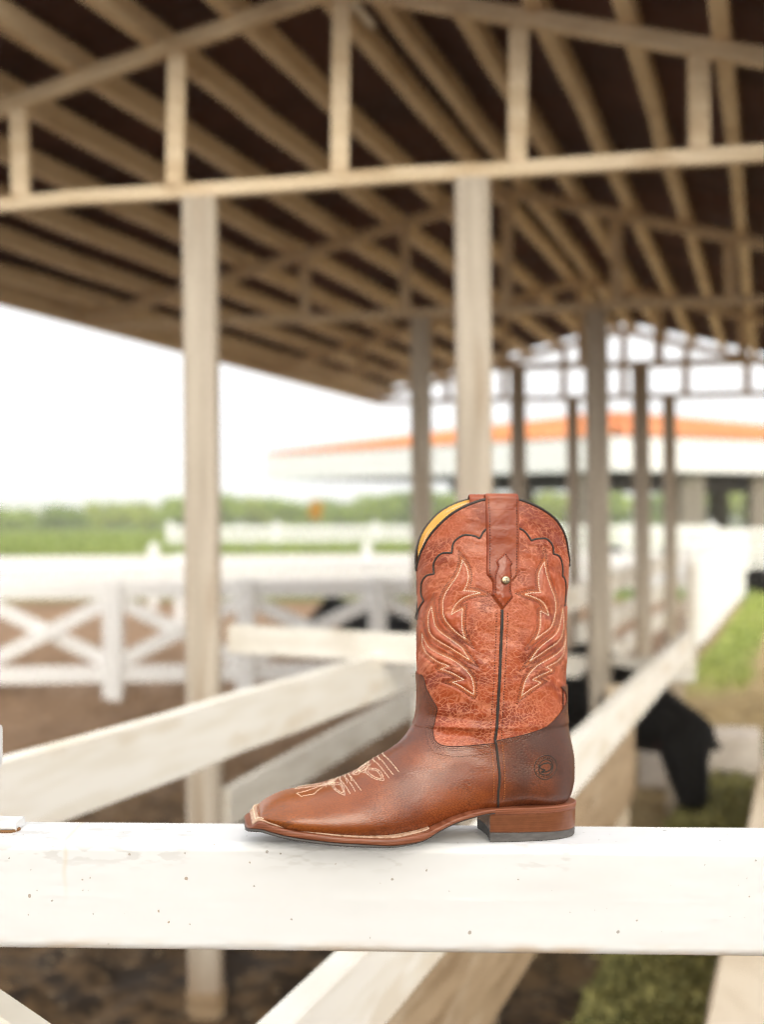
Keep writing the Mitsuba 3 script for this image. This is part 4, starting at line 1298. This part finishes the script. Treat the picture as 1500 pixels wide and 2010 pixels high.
# pull straps: a leather band over the rim on each side, with a pointed tab and a rivet
for side in (-1, 1):
    v, f = patch(SP, .0016, side=side, lift=.0004, open_top=True)
    xs = np.linspace(SP[0, 0], SP[-1, 0], 26)
    zt = zrim((SP[0, 0] + SP[-1, 0]) / 2)
    ztop_ = loc(985, 968.5, YN)[1]
    cols = []
    for x in xs:
        zs_ = np.interp(x, [SP[0, 0], SP[-1, 0]], [SP[0, 1], SP[-1, 1]]) - .0002
        zr = float(zrim(x)) - .004
        zz = np.linspace(zs_, zr, 8)
        p, nn = on_side(np.stack([np.full(8, x), zz], 1), side)
        if len(p) < 8:
            continue
        e_ = min(1.0, max(0, min(x - xs[0], xs[-1] - x)) / .0012)
        out_ = .0004 + .3 * .0016 + .7 * .0016 * math.sqrt(e_)
        q8 = p + nn * out_
        col = [tuple(c) for c in q8]
        y_rim = p[-1, 1]
        zc = max(ztop_ - .0045, zr + .0005)
        th = .0012 * (1 - math.sqrt(e_))
        y_o = q8[-1, 1]
        for a in np.linspace(0, 180, 12):
            ca, sa = math.cos(math.radians(a)), math.sin(math.radians(a))
            w_ = .0036
            col.append((x, y_o - side * w_ + side * w_ * ca, zc + (ztop_ - th - zc) * sa))
        for t in (.35, .7, 1):
            col.append((x, y_o - side * 2 * w_, zc - (zc - zs_ + .012) * t))
        cols.append(col)
    C = np.array(cols)
    a, b = C.shape[:2]
    i_, j_ = np.meshgrid(np.arange(a - 1), np.arange(b - 1), indexing='ij')
    Q = np.stack([i_ * b + j_, (i_ + 1) * b + j_, (i_ + 1) * b + j_ + 1, i_ * b + j_ + 1], -1).reshape(-1, 4)
    band = (C.reshape(-1, 3), np.vstack([Q[:, [0, 1, 2]], Q[:, [0, 2, 3]]])[:, ::(1 if side < 0 else -1)])
    sk = put('pull_strap', [(v, f), band], 'leather_strap', smooth=50)
    if side < 0:
        v, f = patch(TP, .0011, side=side, lift=.0018, puff=.0012)
        tb = put('tab', [(v, f)], 'leather_tab', sk, smooth=50)
        p, nn = on_side(np.array([loc(989.3, 1139, YN)]), side)
        n_ = nn[0]
        cyl = trimesh.creation.revolve(np.array([(0, .0034), (.0026, .0033), (.0034, .0028), (.0037, .0018), (.0037, 0), (0, 0)])[::-1], sections=40)
        zax = n_; xax = unit(np.cross([0, 0, 1.0], zax)); yax = np.cross(zax, xax)
        Rm = np.stack([xax, yax, zax], 1)
        cv = cyl.vertices @ Rm.T + p[0] + n_ * .0034
        rv = put('rivet', [(cv, cyl.faces)], 'brass', tb, smooth=40)
        for ch_, dx in (('7', -.00215), ('L', .0001)):
            tm = meshkit.text_mesh(ch_, .0030, .0003, bold=True)
            tv = tm.vertices.copy()
            tv[:, 0] += dx; tv[:, 1] -= .0015
            tv[:, 0] += tv[:, 1] * .25
            sgn = 1 if (xax @ np.array([1, 0, 0])) > 0 else -1
            tv = np.stack([tv[:, 0] * sgn, tv[:, 1], tv[:, 2] + .00325], 1)
            put('mark', [(tv @ Rm.T + p[0] + n_ * .0034, tm.faces if sgn > 0 else tm.faces[:, ::-1])], 'brass_dark', rv)
for P in (strapL, strapR):
    for dsh in dashes(P, 5.2 * px, 3.4 * px, 1.05 * px, .0023):
        st['dark'].append(dsh)
st['dark'] += dashes(resample(np.array(Polygon(TP).buffer(-2.2 * px).exterior.coords), .001), 4.4 * px, 2.8 * px, .8 * px, .0040)[:1]
st['dark'] += dashes(resample(np.array(Polygon(SP[3:-3]).buffer(-2.6 * px).exterior.coords), .001), 4.6 * px, 2.8 * px, .75 * px, .0022)
for c, m_ in (('white', 'thread_white'), ('tan', 'thread_tan'), ('brown', 'thread_brown'), ('dark', 'thread_dark')):
    k = put('stitching', st[c], m_, kind='stuff')
    tag(k, {'white': 'cream stitching of flames and toe', 'tan': 'tan stitching', 'brown': 'brown stitching', 'dark': 'dark brown stitching'}[c])
for c_ in cord(SC_L, 1.7 * px, .0005, .8) + cord(SC_R, 1.7 * px, .0005, .8):
    put('scallop_piping', [c_], 'black_cord', smooth=True)
for c_ in cord(VA[VA[:, 0] > loc(827, 1323, -.015)[0]], 1.1 * px, UPW - .0003) + cord(CO[CO[:, 0] < loc(1103, 1385, -.018)[0]], 1.1 * px, UPW - .0003):
    put('cut_edge', [c_], 'thread_dark', smooth=True)
for c_ in cord(smooth_line(L2(SEAM[:7]), .001), 2.9 * px, .0003, .7) + cord(smooth_line(L2(SEAM[6:]), .001), 2.5 * px, .0012, .7):
    put('side_seam_piping', [c_], 'black_cord', smooth=True)
# rim piping: a closed cord along both sides
RS = smooth_line(RM[1:-1], .0008)
pn, nn1 = on_side(RS, -1); pf_, nn2 = on_side(RS, 1)
loop = np.vstack([pn, pf_[::-1]])
put('rim_piping', [tube(resample(loop, .0012, True)[:-1], .0011, 8, closed=True)], 'black_cord', smooth=True)
lr = []
for side in (-1, 1):
    p, nn = on_side(offset(RS, -5.5 * px), side)
    q_ = p - nn * .0030
    q_ = resample(q_, 3.6 * px)
    for a, b in zip(q_[:-1], q_[1:]):
        if np.linalg.norm(b - a) < .004:
            lr.append(tube(np.array([a + (b - a) * .1, a + (b - a) * .8]), .00045, 4))
put('lining_stitching', lr, 'thread_white', kind='stuff')

# round stamp on the heel leather
sc_ = loc(1069.5, 1504.5, -.030)


def on_heel(xy):
    """Points (x, y, h) of a stamp drawn flat, laid on the heel leather."""
    P = np.stack([sc_[0] + xy[:, 0], sc_[1] + xy[:, 1]], 1)
    r = SURF(P)
    r = np.where(np.isfinite(r), r, np.nanmean(r, 0))
    nn = r[:, 1:4] / np.linalg.norm(r[:, 1:4], axis=1, keepdims=True)
    return np.stack([P[:, 0], r[:, 0], P[:, 1]], 1) + nn * (UPW + xy[:, 2:3])


def ring_mesh(R, r, n=72):
    a = np.linspace(0, 2 * np.pi, n, endpoint=False)
    c = np.stack([R * np.cos(a), R * np.sin(a), a * 0], 1)
    return tube(np.vstack([c]), r, 6, closed=True)


def extrude_any(g, h, engine):
    return trimesh.util.concatenate([trimesh.creation.extrude_polygon(q_, h, engine=engine) for q_ in getattr(g, 'geoms', [g])])


sm = []
for R_, r_ in ((23 * px, .9 * px), (14.8 * px, 1.1 * px)):
    v, f = ring_mesh(R_, r_)
    sm.append((on_heel(v * [1, 1, .5]), f))
DS = [(-13, 4), (-4, 8.5), (5, 9), (11, 5), (13, -1), (10, -6), (2, -9), (-8, -9.5), (-9, -7), (-3, -5), (-12, -2)]
tm = extrude_any(Polygon(np.array(DS) * px).buffer(.0003).difference(Polygon(np.array(DS) * px).buffer(-.0008)), .0003, engine='earcut')
tm = tm.subdivide().subdivide()
sm.append((on_heel(tm.vertices), tm.faces))
for i, ch_ in enumerate('ORIGINAL'):
    g = meshkit.text_mesh(ch_, 4.6 * px, .0003, bold=False)
    v = g.vertices - [g.vertices[:, 0].mean(), 0, 0]
    a = math.radians(-90 + (i - 3.5) * 17.5)
    Rr = 20.8 * px
    er, et = np.array([math.cos(a), math.sin(a)]), np.array([-math.sin(a), math.cos(a)])
    xy = np.outer(v[:, 0], et) + np.outer(-(Rr) + v[:, 1], -er) * 1.0
    sm.append((on_heel(np.hstack([xy, v[:, 2:3]])), g.faces))
for i in range(11):                                        # worn, unreadable letters of the upper arc
    a = math.radians(25 + i * 13)
    er, et = np.array([math.cos(a), math.sin(a)]), np.array([-math.sin(a), math.cos(a)])
    w_, h_ = rng.uniform(.5, 1.2) * px, rng.uniform(1.4, 2.2) * px
    bx3 = trimesh.creation.box((2 * w_, 2 * h_, .0003))
    xy = np.outer(bx3.vertices[:, 0], et) + np.outer(18.6 * px + bx3.vertices[:, 1], er)
    sm.append((on_heel(np.hstack([xy, bx3.vertices[:, 2:3]])), bx3.faces))
k = put('stamp', sm, 'stamp', f'{boot}__heel_counter')
tag(k, 'round stamp reading ORIGINAL around its lower rim')

# --- sole and heel
def sole_y(u):
    return np.interp(u, [478, 490, 520, 567, 640, 727, 790, 840, 890, 960], [-.006, -.024, -.036, -.043, -.049, -.051, -.047, -.040, -.034, -.030])


TOPL = [(511, 1604), (529, 1612.5), (567, 1625), (620, 1634), (673, 1640), (727, 1642), (767, 1641), (807, 1634), (833, 1628), (861, 1615), (892, 1600.5), (933, 1589), (966, 1585)]
BOTL = [(513, 1635), (529, 1640), (567, 1649.5), (620, 1657), (673, 1662), (727, 1664), (767, 1663), (807, 1656), (833, 1647), (861, 1630), (892, 1614.5), (933, 1603), (966, 1598)]
tip = loc(480.5, 1606, .0)[0]
seam_y = lambda u: np.interp(u, [505, 511, 529, 567, 620, 673, 727, 790, 840, 890, 960], [-.018, -.021, -.030, -.040, -.046, -.049, -.049, -.045, -.039, -.034, -.030])
tl = np.array([loc(490, 1592, .024)] + [loc(u, v, seam_y(u)) for u, v in TOPL]); bl = np.array([[tip, loc(490, 1592, .024)[1] - .0082]] + [loc(u, v, sole_y(u)) for u, v in BOTL])
xs0 = np.array([tip, tip + .0012, tip + .003, tip + .006, tip + .012, tip + .03, tip + .06, tip + .085, tip + .115, tip + .14, tip + .165, tip + .19, .004, .02])
ws0 = np.array([.0110, .0175, .0225, .0270, .0316, .0400, .047, .0505, .0520, .0490, .0430, .0370, .0300, .0295])
wsole = PchipInterpolator(xs0, ws0)
ztl = PchipInterpolator(np.sort(tl[:, 0]), tl[np.argsort(tl[:, 0]), 1]); zbl = PchipInterpolator(np.sort(bl[:, 0]), bl[np.argsort(bl[:, 0]), 1])
XS = np.r_[tip + np.linspace(0, .008, 10), np.linspace(tip + .010, .004, 90)]
ZT = ztl(np.clip(XS, tl[:, 0].min(), tl[:, 0].max())); ZB = zbl(np.clip(XS, bl[:, 0].min(), bl[:, 0].max()))
ZB = np.maximum(ZB, .0004 + 0 * ZB)
ZT = np.maximum(ZT, ZB + .005)


def sole_layer(z0, z1, inset, r=.0008, xs=XS, w=None):
    """A closed slab between the heights z0 and z1 with the sole's outline drawn in by inset."""
    ww_ = (wsole(xs) if w is None else w) - inset
    V = []
    for x, a, lo, hi in zip(xs, ww_, z0, z1):
        r_ = min(r, (hi - lo) * .45)
        for y_, z_ in ((-a + r_, lo), (a - r_, lo), (a, lo + r_), (a, hi - r_), (a - r_, hi), (-a + r_, hi), (-a, hi - r_), (-a, lo + r_)):
            V.append((x, y_, z_))
    m = len(xs)
    F = []
    for i in range(m - 1):
        for j in range(8):
            j2 = (j + 1) % 8
            F += [(i * 8 + j, i * 8 + j2, (i + 1) * 8 + j2, (i + 1) * 8 + j)]
    F = np.array(F); F = np.vstack([F[:, [0, 1, 2]], F[:, [0, 2, 3]]])
    e = (m - 1) * 8
    F = np.vstack([F, [(0, i + 1, i) for i in range(1, 7)], [(e, e + i, e + i + 1) for i in range(1, 7)]])
    t = trimesh.Trimesh(np.array(V), F, process=False); t.fix_normals()
    return np.array(t.vertices), np.array(t.faces)


thick = ZT - ZB
rub = np.clip(np.interp(XS, [tip, -.12, -.09, -.06], [.0026, .0028, .0020, .0006]), .0005, thick * .4)
put('outsole', [sole_layer(ZB, ZB + rub, .0010, .0009)], 'rubber', smooth=50)
put('midsole', [sole_layer(ZB + rub + .0001, ZT - .0012, .0, .0011)], 'sole_leather', smooth=50)
xw = (XS < -.055) & (XS > tip + .0045)
put('welt', [sole_layer((ZT - .00115)[xw], (ZT + .0001)[xw], np.interp(XS[xw] - tip, [0, .02, .05, .13, .155], [.0024, .0024, .0028, .0030, .0070]), .0003, XS[xw])], 'welt_cream', smooth=50)
ws_ = []
xa = np.r_[np.full(14, tip + .0080), np.linspace(tip + .0080, tip + .035, 22)]
ya = np.r_[np.linspace(-.001, -.015, 14), -(wsole(np.linspace(tip + .0075, tip + .035, 22)) - .0052)]
pl = resample(np.stack([xa, ya], 1), 3.6 * px)
for a, b in zip(pl[:-1], pl[1:]):
    za = float(ztl(np.clip(a[0], tl[:, 0].min(), 1))) + .0010
    zb_ = float(ztl(np.clip(b[0], tl[:, 0].min(), 1))) + .0010
    for sgn in (1, -1):
        ws_.append(tube(np.array([(a[0], a[1] * sgn, za), (a[0] + (b[0] - a[0]) * .75, (a[1] + (b[1] - a[1]) * .75) * sgn, zb_)]), .0005, 5))
put('welt_stitching', ws_, 'thread_white', kind='stuff')

# heel: D-shaped stack and rubber cap
xb = loc(1127, 1605, 0)[0]


def heel_outline(inset=0.0, n_=28):
    w_ = HW_HEEL - inset
    xr = xb - inset
    pts = [(0.0 + inset * .3, -w_), (.012, -w_ - .0012), (.025, -w_ - .0016), (.036, -w_ - .0010)]
    a = np.linspace(-90, 90, n_)
    cx = .036
    pts += [(cx + (xr - cx) * max(0, math.cos(math.radians(t))) ** .78, (w_ + .001) * math.sin(math.radians(t))) for t in a[1:-1]]
    pts += [(.036, w_ + .0010), (.025, w_ + .0016), (.012, w_ + .0012), (0.0 + inset * .3, w_), (.0022, w_ * .5), (.003, 0), (.0022, -w_ * .5)]
    return np.array(pts)


hz_in, hz_out = loc(962, 1587, -HW_HEEL)[1], loc(1125, 1568, 0)[1]


def heel_top(x):
    return hz_in + (hz_out - hz_in) * np.clip(x / xb, 0, 1) ** 1.5


def heel_layer(f0, f1, i0, i1, r=.0005):
    rings = []
    for zf, ins in ((f0, i0 + r), (f0, i0), (f1, i1), (f1, i1 + r)):
        o = heel_outline(ins)
        z = zf(o[:, 0])
        rings.append(np.hstack([o, z[:, None]]))
    rings[1][:, 2] += r; rings[2][:, 2] -= r
    m = len(rings[0])
    V = np.vstack(rings)
    F = []
    for k in range(3):
        for j in range(m):
            j2 = (j + 1) % m
            F += [(k * m + j, k * m + j2, (k + 1) * m + j2, (k + 1) * m + j)]
    F = np.array(F); F = np.vstack([F[:, [0, 1, 2]], F[:, [0, 2, 3]]])
    cap = trimesh.creation.triangulate_polygon(Polygon(rings[0][:, :2]), engine='earcut')
    mp = cKDTree(rings[0][:, :2]).query(cap[0])[1]
    cf = mp[cap[1]]
    mp3 = cKDTree(rings[3][:, :2]).query(trimesh.creation.triangulate_polygon(Polygon(rings[3][:, :2]), engine='earcut')[0])[1]
    cf3 = mp3[trimesh.creation.triangulate_polygon(Polygon(rings[3][:, :2]), engine='earcut')[1]]
    F = np.vstack([F, cf[:, ::-1], cf3 + 3 * m])
    t = trimesh.Trimesh(V, F, process=False); t.fix_normals()
    return np.array(t.vertices), np.array(t.faces)


z_cap = lambda x: .0086 - .0018 * np.clip(x / xb, 0, 1)
put('heel_cap', [heel_layer(lambda x: 0 * x + .0003, z_cap, .0004, .0)], 'rubber', smooth=40)
put('heel_stack', [heel_layer(lambda x: z_cap(x) + .0001, lambda x: heel_top(x) - .0052, .0, -.0005)], 'heel_stack', smooth=40)
put('heel_rand', [heel_layer(lambda x: heel_top(x) - .0051, lambda x: heel_top(x), -.0009, -.0012, .0008)], 'sole_leather', smooth=40)
